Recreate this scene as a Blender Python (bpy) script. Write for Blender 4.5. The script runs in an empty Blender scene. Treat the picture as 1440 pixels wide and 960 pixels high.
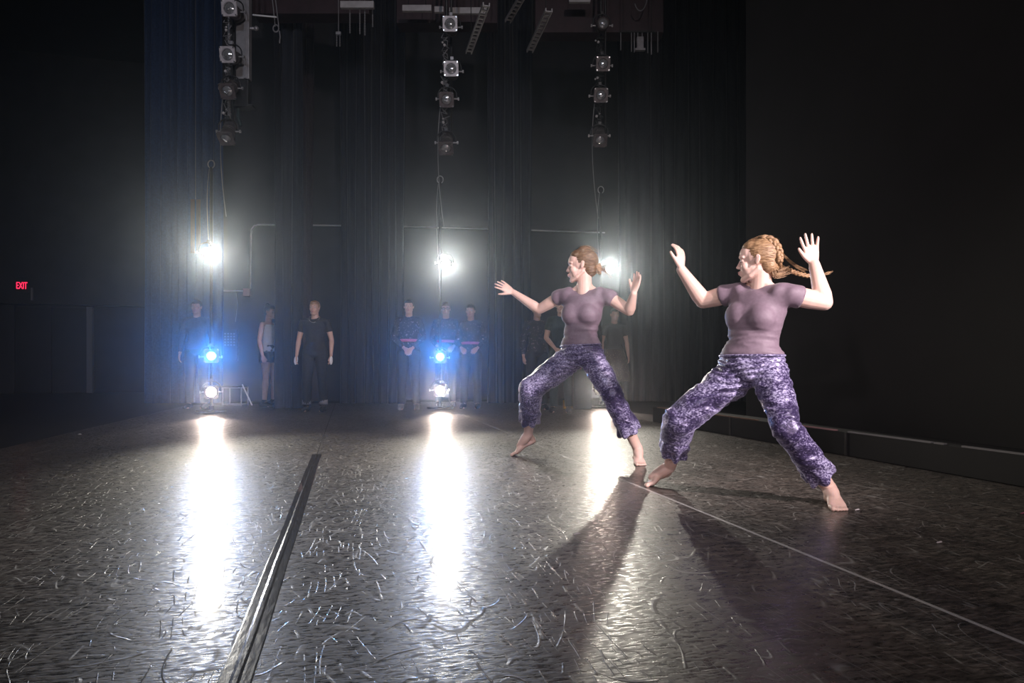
import bpy, bmesh, math, random
import numpy as np
from mathutils import Vector, Matrix, noise as mnoise

random.seed(7)
SC = bpy.context.scene
COL = SC.collection
# ------------------------------------------------------------------ camera
FPX, HOR, CAMH, YAW = 960.0, 517.0, 0.67, math.radians(13.5)
CA, SA = math.cos(YAW), math.sin(YAW)
cam_d = bpy.data.cameras.new('camera')
cam_d.sensor_width = 36.0
cam_d.lens = 36.0 * FPX / 1440.0
cam_d.shift_y = (HOR - 480.0) / 1440.0
cam_d.clip_start = 0.05
cam_d.clip_end = 120
cam = bpy.data.objects.new('camera', cam_d)
COL.objects.link(cam)
cam.location = (0, 0, CAMH)
cam.rotation_euler = (math.pi / 2, 0, -YAW)
SC.camera = cam
SC.view_settings.view_transform = 'Standard'
SC.view_settings.look = 'None'
SC.view_settings.gamma = 1.0
SC.view_settings.use_curve_mapping = False
SC.view_settings.exposure = 0.0
SC.cycles.max_bounces = 5
SC.cycles.volume_bounces = 0
SC.cycles.sample_clamp_indirect = 4.0
# ------------------------------------------------------------------ world
world = bpy.data.worlds.new('world')
SC.world = world
world.use_nodes = True
world.node_tree.nodes['Background'].inputs[0].default_value = (0.6, 0.65, 0.9, 1)
world.node_tree.nodes['Background'].inputs[1].default_value = 0.004


def spot(name, loc, target, watts, color, size=60, blend=0.5, radius=0.07):
    d = bpy.data.lights.new(name, 'SPOT')
    d.energy = watts
    d.color = color
    d.spot_size = math.radians(size)
    d.spot_blend = blend
    d.shadow_soft_size = radius
    o = bpy.data.objects.new(name, d)
    COL.objects.link(o)
    o.location = loc
    o.rotation_euler = (Vector(target) - Vector(loc)).to_track_quat('-Z', 'Y').to_euler()
    return o


# side lights of the near wing, on the booms behind the camera
NEAR_LAMPS = [((3.4, -0.5, 2.2), (1.8, 4.0, 0.9), 1650, (1.0, 0.86, 0.88)),
              ((-2.2, -1.6, 2.35), (1.8, 4.4, 0.8), 300, (1.0, 0.88, 0.9)),
              ((1.0, -1.6, 0.45), (2.0, 4.2, 0.9), 150, (1.0, 0.8, 0.82))]
# unseen broad lamps added high behind the camera to brighten the stage and far wing
HIGH_LAMPS = [((1.2, -2.5, 5.2), (0.8, 8.0, 1.6), 900, (1.0, 0.90, 0.88)),
              ((-2.4, -2.5, 5.2), (-1.0, 8.0, 1.6), 600, (0.72, 0.82, 1.0))]
for loc, tgt, w, c in HIGH_LAMPS:
    spot('added_high_lamp', loc, tgt, w, c, 78, 1.0, 0.12)
for loc, tgt, w, c in NEAR_LAMPS:
    spot('near_wing_lamp', loc, tgt, w, c, 40, 0.8, 0.09)


# ------------------------------------------------------------------ helpers
def W(xc, d, z):
    return np.array([xc * CA + d * SA, -xc * SA + d * CA, z])


def P(px, py, d):                       # pixel + distance along the view -> world point
    return W((px - 720.0) / FPX * d, d, CAMH - (py - HOR) / FPX * d)


def G(px, d):                           # the point of the floor under pixel column px
    return W((px - 720.0) / FPX * d, d, 0.0)


CX = np.array([CA, -SA, 0.0])           # to the picture's right
CD = np.array([SA, CA, 0.0])            # away from the viewer
UP = np.array([0, 0, 1.0])


def V(*a):
    return np.array(a, float)


def nrm(v):
    v = np.asarray(v, float)
    return v / (np.linalg.norm(v) + 1e-12)


def cv(x, d, z):                        # a direction given in view axes
    return nrm(CX * x + CD * d + UP * z)


def tag(o, label=None, cat=None, group=None, kind=None):
    if label: o['label'] = label
    if cat: o['category'] = cat
    if group: o['group'] = group
    if kind: o['kind'] = kind
    return o


def empty(name, loc):
    o = bpy.data.objects.new(name, None)
    o.empty_display_size = 0.1
    COL.objects.link(o)
    o.location = loc
    return o


def origin_of(parent):
    v = np.zeros(3)
    while parent is not None:
        v = v + np.array(parent.location)
        parent = parent.parent
    return v


# ------------------------------------------------------------------ materials
MATS = {}


def mat(name, color, rough=0.6, metal=0.0, spec=0.5, emit=None, estr=0.0, sss=0.0, sheen=0.0, coat=0.0):
    if name in MATS: return MATS[name]
    m = bpy.data.materials.new(name)
    m.use_nodes = True
    b = m.node_tree.nodes['Principled BSDF']
    b.inputs['Base Color'].default_value = (*color, 1)
    b.inputs['Roughness'].default_value = rough
    b.inputs['Metallic'].default_value = metal
    b.inputs['Specular IOR Level'].default_value = spec
    b.inputs['Coat Weight'].default_value = coat
    if sss:
        b.inputs['Subsurface Weight'].default_value = sss
        b.inputs['Subsurface Radius'].default_value = (0.02, 0.008, 0.004)
        b.inputs['Subsurface Scale'].default_value = 0.5
    if sheen:
        b.inputs['Sheen Weight'].default_value = sheen
        b.inputs['Sheen Roughness'].default_value = 0.4
    if emit:
        b.inputs['Emission Color'].default_value = (*emit, 1)
        b.inputs['Emission Strength'].default_value = estr
    MATS[name] = m
    return m


def nodes(m):
    nt = m.node_tree
    return nt.nodes, nt.links, nt.nodes['Principled BSDF']


def noisy(name, c1, c2, scale=8, rough=0.7, bump=0.1, stretch=(1, 1, 1), detail=4, lo=0.35, hi=0.65, **kw):
    if name in MATS: return MATS[name]
    m = mat(name, c1, rough, **kw)
    N, L, b = nodes(m)
    tc = N.new('ShaderNodeTexCoord'); mp = N.new('ShaderNodeMapping')
    mp.inputs['Scale'].default_value = stretch
    n = N.new('ShaderNodeTexNoise'); n.inputs['Scale'].default_value = scale; n.inputs['Detail'].default_value = detail
    r = N.new('ShaderNodeValToRGB')
    r.color_ramp.elements[0].position = lo; r.color_ramp.elements[0].color = (*c1, 1)
    r.color_ramp.elements[1].position = hi; r.color_ramp.elements[1].color = (*c2, 1)
    L.new(tc.outputs['Object'], mp.inputs[0]); L.new(mp.outputs[0], n.inputs['Vector'])
    L.new(n.outputs['Fac'], r.inputs[0]); L.new(r.outputs[0], b.inputs['Base Color'])
    if bump:
        bp = N.new('ShaderNodeBump'); bp.inputs['Strength'].default_value = bump; bp.inputs['Distance'].default_value = 0.02
        L.new(n.outputs['Fac'], bp.inputs['Height']); L.new(bp.outputs[0], b.inputs['Normal'])
    return m


def floor_material():
    m = mat('scuffed_vinyl', (0.03, 0.03, 0.03), 0.34, spec=0.5)
    N, L, b = nodes(m)
    tc = N.new('ShaderNodeTexCoord')

    def noise_at(scale, rot=0, stretch=(1, 1, 1), detail=3, dist=0.0, off=(0, 0, 0)):
        mp = N.new('ShaderNodeMapping')
        mp.inputs['Rotation'].default_value = (0, 0, rot); mp.inputs['Scale'].default_value = stretch
        mp.inputs['Location'].default_value = off
        n = N.new('ShaderNodeTexNoise'); n.inputs['Scale'].default_value = scale
        n.inputs['Detail'].default_value = detail; n.inputs['Distortion'].default_value = dist
        L.new(tc.outputs['Object'], mp.inputs[0]); L.new(mp.outputs[0], n.inputs['Vector'])
        return n.outputs['Fac']

    def math_(op, a, bb=None, clamp=False):
        q = N.new('ShaderNodeMath'); q.operation = op; q.use_clamp = clamp
        for i, v in enumerate((a, bb)):
            if v is None: continue
            if isinstance(v, (int, float)): q.inputs[i].default_value = v
            else: L.new(v, q.inputs[i])
        return q.outputs[0]

    def remap(v, lo, hi, a=0.0, c=1.0):
        q = N.new('ShaderNodeMapRange'); q.clamp = True
        q.inputs[1].default_value = lo; q.inputs[2].default_value = hi
        q.inputs[3].default_value = a; q.inputs[4].default_value = c
        L.new(v, q.inputs[0])
        return q.outputs[0]

    def scratch(scale, rot, stretch, width, mscale, mlo, mhi, off):
        n = noise_at(scale, rot, stretch, 1.5, 0.4, off)
        line = remap(math_('ABSOLUTE', math_('SUBTRACT', n, 0.5)), 0.0, width, 1.0, 0.0)
        mask = remap(noise_at(mscale, 0, (1, 1, 1), 2, 0, (off[1], off[0], 3)), mlo, mhi)
        return math_('MULTIPLY', line, mask)

    s = None
    for sc_, ro, st, lev, wd, ms, lo, hi, of in ((1.6, 0.5, 0.4, 11, 0.02, 3.5, 0.57, 0.62, (1, 2, 0)), (2.2, -0.7, 0.3, 12, 0.026, 4.5, 0.56, 0.62, (7, 4, 0)),
                                   (1.8, 1.5, 0.5, 14, 0.025, 5.0, 0.57, 0.62, (3, 9, 0)), (3.0, 2.3, 0.25, 14, 0.04, 6.0, 0.56, 0.62, (13, 5, 0)),
                                   (3.5, 0.1, 0.25, 16, 0.05, 8.0, 0.54, 0.60, (21, 8, 0)), (4.0, 1.0, 0.2, 16, 0.055, 9.0, 0.54, 0.60, (31, 18, 0)), (3.6, -1.2, 0.2, 18, 0.06, 10.0, 0.53, 0.60, (11, 28, 0))):
        n = noise_at(sc_, ro, (1, st, 1), 0.5, 0.5, of)
        fr_ = math_('FRACT', math_('MULTIPLY', n, float(lev)))
        line = remap(math_('ABSOLUTE', math_('SUBTRACT', fr_, 0.5)), 0.0, wd, 1.0, 0.0)
        q = math_('MULTIPLY', line, remap(noise_at(ms, 0, (1, 1, 1), 2, 0, (of[1], of[0], 3)), lo, hi))
        s = q if s is None else math_('MAXIMUM', s, q)
    fine = noise_at(120, 0.2, (0.3, 1, 1), 4)
    fine2 = noise_at(70, -0.5, (0.35, 1, 1), 5)
    big = noise_at(1.3, 0, (1, 1, 1), 4)
    mott = noise_at(30, 0.12, (0.3, 1, 1), 6, 0.8)
    grime = math_('MULTIPLY', remap(mott, 0.28, 0.72), remap(big, 0.25, 0.75, 0.45, 1.0))
    streak = remap(math_('MULTIPLY', fine, fine2), 0.14, 0.38)
    cr = N.new('ShaderNodeMix'); cr.data_type = 'RGBA'
    cr.inputs[6].default_value = (0.030, 0.027, 0.025, 1); cr.inputs[7].default_value = (0.25, 0.205, 0.175, 1)
    L.new(math_('MULTIPLY', grime, math_('ADD', streak, 0.25), True), cr.inputs[0])
    c2 = N.new('ShaderNodeMix'); c2.data_type = 'RGBA'
    c2.inputs[7].default_value = (0.42, 0.40, 0.37, 1)
    L.new(cr.outputs[2], c2.inputs[6]); L.new(math_('MULTIPLY', s, 0.5), c2.inputs[0])
    L.new(c2.outputs[2], b.inputs['Base Color'])
    rr = math_('ADD', math_('ADD', remap(streak, 0.15, 0.85, 0.23, 0.58), math_('MULTIPLY', grime, 0.06)), math_('MULTIPLY', s, 0.2))
    L.new(rr, b.inputs['Roughness'])
    b.inputs['Coat Weight'].default_value = 0.15
    b.inputs['Coat Roughness'].default_value = 0.15
    L.new(remap(s, 0, 1, 0.55, 1.0), b.inputs['Specular IOR Level'])
    bp = N.new('ShaderNodeBump'); bp.inputs['Strength'].default_value = 0.4; bp.inputs['Distance'].default_value = 0.002
    hgt = math_('ADD', math_('MULTIPLY', streak, 0.5), math_('MULTIPLY', s, 1.3))
    L.new(hgt, bp.inputs['Height']); L.new(bp.outputs[0], b.inputs['Normal'])
    return m


def velvet_material(name='crushed_velvet'):
    if name in MATS: return MATS[name]
    m = mat(name, (0.05, 0.035, 0.11), 0.34, spec=0.8, sheen=0.5)
    N, L, b = nodes(m)
    tc = N.new('ShaderNodeTexCoord')
    mp = N.new('ShaderNodeMapping'); mp.inputs['Scale'].default_value = (0.8, 0.8, 1.3)
    L.new(tc.outputs['Object'], mp.inputs[0])
    n1 = N.new('ShaderNodeTexNoise'); n1.inputs['Scale'].default_value = 6; n1.inputs['Detail'].default_value = 5; n1.inputs['Distortion'].default_value = 0.5
    n2 = N.new('ShaderNodeTexNoise'); n2.inputs['Scale'].default_value = 105; n2.inputs['Detail'].default_value = 7; n2.inputs['Distortion'].default_value = 0.35
    for n in (n1, n2): L.new(mp.outputs[0], n.inputs['Vector'])
    ad = N.new('ShaderNodeMath'); ad.operation = 'MULTIPLY_ADD'
    hf = N.new('ShaderNodeMath'); hf.operation = 'MULTIPLY'; hf.inputs[1].default_value = 0.75; L.new(n1.outputs['Fac'], hf.inputs[0])
    L.new(n2.outputs['Fac'], ad.inputs[0]); ad.inputs[1].default_value = 1.0; L.new(hf.outputs[0], ad.inputs[2])
    r = N.new('ShaderNodeValToRGB'); e = r.color_ramp.elements
    e[0].position = 0.395; e[0].color = (0.020, 0.013, 0.045, 1)
    e[1].position = 0.53; e[1].color = (0.40, 0.37, 0.55, 1)
    q = e.new(0.445); q.color = (0.085, 0.065, 0.15, 1)
    sc2 = N.new('ShaderNodeMath'); sc2.operation = 'MULTIPLY'; sc2.inputs[1].default_value = 0.5
    L.new(ad.outputs[0], sc2.inputs[0]); L.new(sc2.outputs[0], r.inputs[0]); L.new(r.outputs[0], b.inputs['Base Color'])
    b.inputs['Sheen Tint'].default_value = (0.7, 0.65, 1, 1)
    b.inputs['Specular Tint'].default_value = (0.8, 0.75, 1, 1)
    bp = N.new('ShaderNodeBump'); bp.inputs['Strength'].default_value = 0.22; bp.inputs['Distance'].default_value = 0.006
    L.new(ad.outputs[0], bp.inputs['Height']); L.new(bp.outputs[0], b.inputs['Normal'])
    return m


def sequin_material():
    m = mat('sequin_cloth', (0.06, 0.03, 0.02), 0.35)
    N, L, b = nodes(m)
    tc = N.new('ShaderNodeTexCoord'); v = N.new('ShaderNodeTexVoronoi'); v.inputs['Scale'].default_value = 45
    L.new(tc.outputs['Object'], v.inputs['Vector'])
    r = N.new('ShaderNodeValToRGB'); e = r.color_ramp.elements
    e[0].position = 0.12; e[0].color = (0.75, 0.55, 0.4, 1); e[1].position = 0.2; e[1].color = (0.05, 0.025, 0.02, 1)
    L.new(v.outputs['Distance'], r.inputs[0]); L.new(r.outputs[0], b.inputs['Base Color'])
    return m


M_SKIN = noisy('skin', (0.66, 0.44, 0.37), (0.72, 0.50, 0.43), 14, 0.48, 0.02, sss=0.12, spec=0.4)
M_SKIN2 = noisy('skin_tan', (0.55, 0.34, 0.27), (0.60, 0.39, 0.32), 14, 0.5, 0.02, sss=0.1, spec=0.4)
M_LIPS = mat('lip_colour', (0.55, 0.22, 0.22), 0.4)
M_EYE = mat('eye_white', (0.75, 0.73, 0.7), 0.2)
M_IRIS = mat('iris', (0.03, 0.04, 0.05), 0.2)
M_BROW = mat('eyebrow_hair', (0.20, 0.11, 0.06), 0.7)
M_SHIRT = noisy('mauve_jersey', (0.165, 0.115, 0.15), (0.19, 0.135, 0.175), 60, 0.62, 0.03, sheen=0.15)
M_VELVET = velvet_material()
M_HAIR = noisy('blonde_hair', (0.17, 0.09, 0.045), (0.42, 0.26, 0.14), 30, 0.42, 0.35, stretch=(1, 1, 5), detail=6)
M_HAIR2 = noisy('brown_hair', (0.10, 0.055, 0.03), (0.22, 0.13, 0.07), 30, 0.45, 0.35, stretch=(1, 1, 5), detail=6)
M_HAIRD = noisy('dark_hair', (0.012, 0.010, 0.010), (0.03, 0.022, 0.02), 40, 0.5, 0.2)
M_HAIRY = noisy('bleached_hair', (0.45, 0.38, 0.2), (0.6, 0.5, 0.3), 40, 0.5, 0.2)
M_BLACKCLOTH = noisy('black_cloth', (0.012, 0.012, 0.014), (0.02, 0.02, 0.023), 40, 0.8, 0.1)
M_NAVY = noisy('navy_cloth', (0.02, 0.03, 0.07), (0.03, 0.045, 0.1), 40, 0.8, 0.1)
M_WHITECLOTH = noisy('white_cloth', (0.72, 0.70, 0.74), (0.8, 0.78, 0.82), 40, 0.8, 0.1)
M_TEAL = noisy('dark_teal_cloth', (0.015, 0.03, 0.032), (0.022, 0.042, 0.045), 40, 0.8, 0.1)
M_PATTERN = noisy('patterned_dark_cloth', (0.02, 0.018, 0.022), (0.22, 0.15, 0.15), 34, 0.8, 0.1, lo=0.58, hi=0.7)
M_PINK = mat('pink_cloth', (0.6, 0.16, 0.28), 0.7)
M_SEQ = sequin_material()
M_METALBLK = noisy('black_metal', (0.022, 0.02, 0.022), (0.035, 0.032, 0.034), 20, 0.45, 0.05, metal=0.3)
M_STEEL = noisy('grey_steel', (0.36, 0.34, 0.36), (0.46, 0.44, 0.46), 12, 0.4, 0.05, metal=0.5)
M_CHROME = mat('bright_steel', (0.7, 0.7, 0.7), 0.25, metal=0.9)
M_LENS = mat('lamp_lens', (0.75, 0.74, 0.76), 0.12, metal=0.75)
M_FRAME = noisy('worn_colour_frame', (0.50, 0.45, 0.47), (0.66, 0.60, 0.62), 25, 0.5, 0.05, metal=0.2)
M_FRAMED = noisy('dark_colour_frame', (0.10, 0.075, 0.075), (0.15, 0.12, 0.12), 25, 0.55, 0.05, metal=0.2)
M_HOUSING = noisy('brown_black_housing', (0.055, 0.042, 0.042), (0.09, 0.07, 0.07), 14, 0.5, 0.05, metal=0.2)
M_RUBBER = mat('cable_rubber', (0.015, 0.015, 0.016), 0.5)
M_CABLE = mat('grey_cable', (0.22, 0.21, 0.22), 0.5)
M_ROPE = mat('pale_rope', (0.3, 0.29, 0.3), 0.8)
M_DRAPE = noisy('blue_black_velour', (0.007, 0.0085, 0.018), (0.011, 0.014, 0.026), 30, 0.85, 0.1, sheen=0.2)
M_DRAPEB = noisy('painted_blue_lit_velour', (0.016, 0.042, 0.12), (0.026, 0.065, 0.17), 30, 0.85, 0.1, sheen=0.3)  # blue light falling on the left leg drape is put into this colour
M_DRAPEP = noisy('plum_black_velour', (0.035, 0.022, 0.03), (0.05, 0.032, 0.042), 30, 0.85, 0.1, sheen=0.2)
M_WALLBLK = noisy('black_painted_wall', (0.006, 0.005, 0.006), (0.009, 0.0075, 0.009), 3, 0.75, 0.03)
M_WALLGREY = noisy('dark_grey_wall', (0.03, 0.028, 0.033), (0.04, 0.038, 0.044), 2, 0.8, 0.05)
M_HOUSEWALL = noisy('dim_house_wall', (0.02, 0.018, 0.022), (0.028, 0.026, 0.03), 2, 0.8, 0.03)
M_PLUM = noisy('plum_painted_steel', (0.04, 0.02, 0.025), (0.055, 0.027, 0.033), 6, 0.6, 0.05)
M_WHITEPAINT = noisy('chipped_white_paint', (0.5, 0.46, 0.47), (0.62, 0.58, 0.59), 9, 0.6, 0.05)
M_WOODBRN = noisy('brown_wood', (0.14, 0.07, 0.045), (0.2, 0.11, 0.07), 10, 0.6, 0.1, stretch=(6, 6, 1))
M_WOODDK = noisy('dark_brown_wood', (0.06, 0.032, 0.022), (0.09, 0.05, 0.034), 10, 0.6, 0.1, stretch=(6, 6, 1))
M_CONDUIT = mat('galvanised_conduit', (0.85, 0.83, 0.85), 0.4)
M_BOX = mat('junction_box', (0.42, 0.22, 0.24), 0.5)
M_FLOOR = floor_material()
M_STAGEWOOD = noisy('black_stage_boards', (0.012, 0.011, 0.012), (0.02, 0.019, 0.02), 6, 0.6, 0.05)
M_TAPE = noisy('clear_floor_tape', (0.05, 0.048, 0.045), (0.11, 0.105, 0.1), 14, 0.2, 0.05, stretch=(4, 1, 1), coat=0.6)
M_TAPEW = noisy('glare_painted_seam_tape', (0.45, 0.44, 0.42), (0.6, 0.58, 0.55), 14, 0.25, 0.05, stretch=(4, 0.3, 1), coat=0.4)  # light caught by the clear tape is put into the pale colour
M_YELLOW = mat('amber_plastic', (0.7, 0.4, 0.08), 0.4)


# ------------------------------------------------------------------ mesh collecting
class MB:
    def __init__(s):
        s.v = []; s.f = []; s.n = 0

    def add(s, verts, faces):
        s.v.append(np.asarray(verts, float)); s.f += [tuple(i + s.n for i in f) for f in faces]; s.n += len(verts)

    def loft(s, rings, cap=True):
        n = len(rings[0]); vs = np.concatenate(rings); fs = []
        for k in range(len(rings) - 1):
            for i in range(n):
                j = (i + 1) % n
                fs.append((k * n + i, k * n + j, (k + 1) * n + j, (k + 1) * n + i))
        if cap:
            fs.append(tuple(reversed(range(n)))); fs.append(tuple(range((len(rings) - 1) * n, len(rings) * n)))
        s.add(vs, fs)

    def ell_rings(s, rings, n=20):          # rings: (centre, u, v) with u, v half axes; u x v along the loft
        t = np.linspace(0, 2 * math.pi, n, endpoint=False)
        s.loft([np.asarray(c) + np.outer(np.cos(t), u) + np.outer(np.sin(t), v) for c, u, v in rings])

    def tube(s, pts, radii, n=12, round_ends=True, flat=None):
        pts = [np.asarray(p, float) for p in pts]
        if isinstance(radii, (int, float)): radii = [radii] * len(pts)
        tang = []
        for i in range(len(pts)):
            a = pts[max(i - 1, 0)]; b = pts[min(i + 1, len(pts) - 1)]
            tang.append(nrm(b - a))
        ref = V(0, 0, 1) if abs(tang[0][2]) < 0.9 else V(1, 0, 0)
        if flat is not None: ref = np.asarray(flat[0], float)
        u = nrm(ref - tang[0] * np.dot(ref, tang[0]))
        seq = []
        for i, (p, t, r) in enumerate(zip(pts, tang, radii)):
            u = nrm(u - t * np.dot(u, t)); v = np.cross(t, u)
            seq.append((p, u, v, r, t))
        out = []
        if round_ends:
            p, u, v, r, t = seq[0]
            for a in (80, 55, 28): out.append((p - t * r * math.sin(math.radians(a)), u, v, r * math.cos(math.radians(a))))
        for p, u, v, r, t in seq: out.append((p, u, v, r))
        if round_ends:
            p, u, v, r, t = seq[-1]
            for a in (28, 55, 80): out.append((p + t * r * math.sin(math.radians(a)), u, v, r * math.cos(math.radians(a))))
        k = flat[1] if flat is not None else 1.0
        th = np.linspace(0, 2 * math.pi, n, endpoint=False)
        s.loft([p + np.outer(np.cos(th) * r * k, u) + np.outer(np.sin(th) * r, v) for p, u, v, r in out])

    def ellipsoid(s, c, axes, n=16, m=10):
        ax = np.asarray(axes, float); c = np.asarray(c, float)
        if np.linalg.det(ax) < 0: ax = np.array([-ax[0], ax[1], ax[2]])
        t = np.linspace(0, 2 * math.pi, n, endpoint=False); rings = []
        for k in range(1, m):
            ph = math.pi * k / m
            rings.append(c - ax[2] * math.cos(ph) + math.sin(ph) * (np.outer(np.cos(t), ax[0]) + np.outer(np.sin(t), ax[1])))
        nr = len(rings); vs = np.concatenate(rings + [np.array([c - ax[2]]), np.array([c + ax[2]])]); fs = []
        for k in range(nr - 1):
            for i in range(n):
                j = (i + 1) % n; fs.append((k * n + i, k * n + j, (k + 1) * n + j, (k + 1) * n + i))
        a, b = nr * n, nr * n + 1
        for i in range(n):
            j = (i + 1) % n; fs.append((a, j, i)); fs.append((b, (nr - 1) * n + i, (nr - 1) * n + j))
        s.add(vs, fs)

    def sphere(s, c, r, n=12, m=8):
        s.ellipsoid(c, np.eye(3) * r, n, m)

    def box(s, c, hx, hy, hz):              # half axes as vectors or numbers
        if np.isscalar(hx): hx, hy, hz = V(hx, 0, 0), V(0, hy, 0), V(0, 0, hz)
        if np.dot(np.cross(hx, hy), hz) < 0: hx = -np.asarray(hx)
        c = np.asarray(c, float)
        vs = [c + a * hx + b * hy + d * hz for d in (-1, 1) for b in (-1, 1) for a in (-1, 1)]
        s.add(vs, [(0, 2, 3, 1), (4, 5, 7, 6), (0, 1, 5, 4), (2, 6, 7, 3), (0, 4, 6, 2), (1, 3, 7, 5)])

    def cyl(s, a, b, r, n=14, r2=None):
        s.tube([a, b], [r, r if r2 is None else r2], n, False)

    def mesh(s, name, org=(0, 0, 0)):
        me = bpy.data.meshes.new(name)
        me.from_pydata((np.concatenate(s.v) - np.asarray(org)).tolist(), [], s.f)
        me.update()
        return me

    def build(s, name, material, parent=None, smooth=False, bevel=0.0, loc=None):
        org = origin_of(parent) if loc is None else (origin_of(parent) + 0)
        if parent is None and loc is not None: org = np.asarray(loc)
        me = s.mesh(name, org)
        if smooth:
            me.polygons.foreach_set('use_smooth', [True] * len(me.polygons))
        me.materials.append(material)
        o = bpy.data.objects.new(name, me); COL.objects.link(o)
        if parent is not None: o.parent = parent
        elif loc is not None: o.location = loc
        if bevel:
            bv = o.modifiers.new('bevel', 'BEVEL'); bv.width = bevel; bv.segments = 2; bv.limit_method = 'ANGLE'
        return o

    def fuse(s, name, material, parent, voxel=0.005, smooth=4, disp=None):
        """all shapes melted into one continuous skin"""
        org = origin_of(parent)
        me = s.mesh(name, org)
        o = bpy.data.objects.new(name, me); COL.objects.link(o)
        rm = o.modifiers.new('r', 'REMESH'); rm.mode = 'VOXEL'; rm.voxel_size = voxel
        if smooth:
            sm = o.modifiers.new('s', 'SMOOTH'); sm.iterations = smooth; sm.factor = 0.5
        dg = bpy.context.evaluated_depsgraph_get()
        me2 = bpy.data.meshes.new_from_object(o.evaluated_get(dg))
        o.modifiers.clear(); o.data = me2; me2.name = name; bpy.data.meshes.remove(me)
        if disp is not None:
            n = len(me2.vertices); co = np.empty(n * 3); me2.vertices.foreach_get('co', co); co = co.reshape(-1, 3)
            nn = np.array([v.normal[:] for v in me2.vertices])
            d = np.array([disp(p + org) for p in co])
            co = co + nn * d[:, None]
            me2.vertices.foreach_set('co', co.ravel()); me2.update()
        me2.polygons.foreach_set('use_smooth', [True] * len(me2.polygons))
        me2.materials.clear(); me2.materials.append(material)
        if parent is not None: o.parent = parent
        return o


def grid_mesh(name, pts, nu, nv, material, parent=None, smooth=True):
    fs = [(j * nu + i, j * nu + i + 1, (j + 1) * nu + i + 1, (j + 1) * nu + i) for j in range(nv - 1) for i in range(nu - 1)]
    b = MB(); b.add(pts, fs)
    return b.build(name, material, parent, smooth)


def bez(a, b, c, d, n=14):
    t = np.linspace(0, 1, n)[:, None]
    return (1 - t) ** 3 * a + 3 * (1 - t) ** 2 * t * b + 3 * (1 - t) * t * t * c + t ** 3 * d



# ================================================================== the setting
def slab(name, x0, x1, y0, y1, z0, z1, m, parent=None, kind='structure', bevel=0.0):
    b = MB(); b.box(((x0 + x1) / 2, (y0 + y1) / 2, (z0 + z1) / 2), (x1 - x0) / 2, (y1 - y0) / 2, (z1 - z0) / 2)
    o = b.build(name, m, parent, bevel=bevel)
    if kind and parent is None: o['kind'] = kind
    return o


SEAM_A, SEAM_B, EDGE_L, EDGE_R, WALL_Y = -0.235, 1.60, -2.8, 3.68, 14.4
floor = slab('floor', -16, 10, -4, 22, -0.2, -0.004, M_STAGEWOOD)
# three widths of vinyl dance floor
for x0, x1 in ((EDGE_L, SEAM_A - 0.004), (SEAM_A + 0.004, SEAM_B - 0.003), (SEAM_B + 0.003, EDGE_R)):
    slab('vinyl_strip', x0, x1, -4, 13.4, -0.004, 0.0, M_FLOOR, floor)


def tape(name, x, half, y0, y1, rise, m, ridge=0.0):
    prof = [(-half, 0.0002), (-half * 0.9, rise), (-half * 0.34, rise), (-half * 0.16, rise + ridge), (half * 0.12, rise + ridge), (half * 0.3, rise * 0.8), (half * 0.9, rise), (half, 0.0002)]
    ys = np.linspace(y0, y1, 60); pts = []
    for i, y in enumerate(ys):
        w = 0.0012 * math.sin(i * 0.9) + 0.0006 * math.sin(i * 2.3)
        for px, pz in prof: pts.append((x + px + w * half / 0.045, y, pz))
    return grid_mesh(name, pts, len(prof), len(ys), m, floor, False)


tape('seam_tape', SEAM_A, 0.036, -4, 5.5, 0.0006, M_TAPE, 0.0012)['label'] = 'wide clear tape over the left seam'
tape('seam_tape', SEAM_B, 0.008, -4, 13.3, 0.0008, M_TAPEW, 0.0006)['label'] = 'thin tape over the right seam, painted pale for the light it catches'

wall_back = slab('wall_back', -3.6, 10, WALL_Y, WALL_Y + 0.2, 0, 9, M_WALLGREY)
slab('wall_house', -16, -3.0, 20.5, 20.7, 0, 9, M_HOUSEWALL)
slab('wall_right', 3.97, 4.15, -4, 6.25, 0, 9, M_WALLBLK)
slab('wall_upstage', 9.4, 9.6, 6, WALL_Y, 0, 9, M_WALLBLK)
slab('ceiling', -16, 10, -4, 22, 9, 9.2, M_WALLBLK)
slab('trim_1', -15, -3.2, 20.1, 20.5, 2.33, 3.02, M_HOUSEWALL)      # soffit over the house doors


def wall_x(px, X):
    u = (px - 720) / FPX; zc = X / (u * CA + SA)
    return zc, zc * (CA - u * SA)


# low black ledge along the right wall
ledge = empty('baseboard_right', (3.8, 2, 0)); ledge['kind'] = 'structure'
LY = wall_x(918, 3.69)[1]
b = MB(); b.box((3.83, (LY - 4) / 2, 0.09), 0.14, (LY + 4) / 2, 0.09); b.build('ledge_body', M_WALLBLK, ledge, bevel=0.004)
for a, c, m in ((924, 1064, M_WOODBRN), (1112, 1174, M_BOX), (1192, 1309, M_CABLE), (1313, 1327, M_CABLE), (1352, 1520, M_CABLE)):
    y0, y1 = wall_x(c, 3.69)[1], wall_x(a, 3.69)[1]
    b = MB(); b.box((3.703, (y0 + y1) / 2, 0.184), 0.014, (y1 - y0) / 2, 0.005); b.build('edge_strip', m, ledge)
for px in (1190, 1027):
    y = wall_x(px, 3.69)[1]
    b = MB(); b.box((3.686, y, 0.09), 0.006, 0.012, 0.088); b.build('ledge_post', M_METALBLK, ledge)

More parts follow.
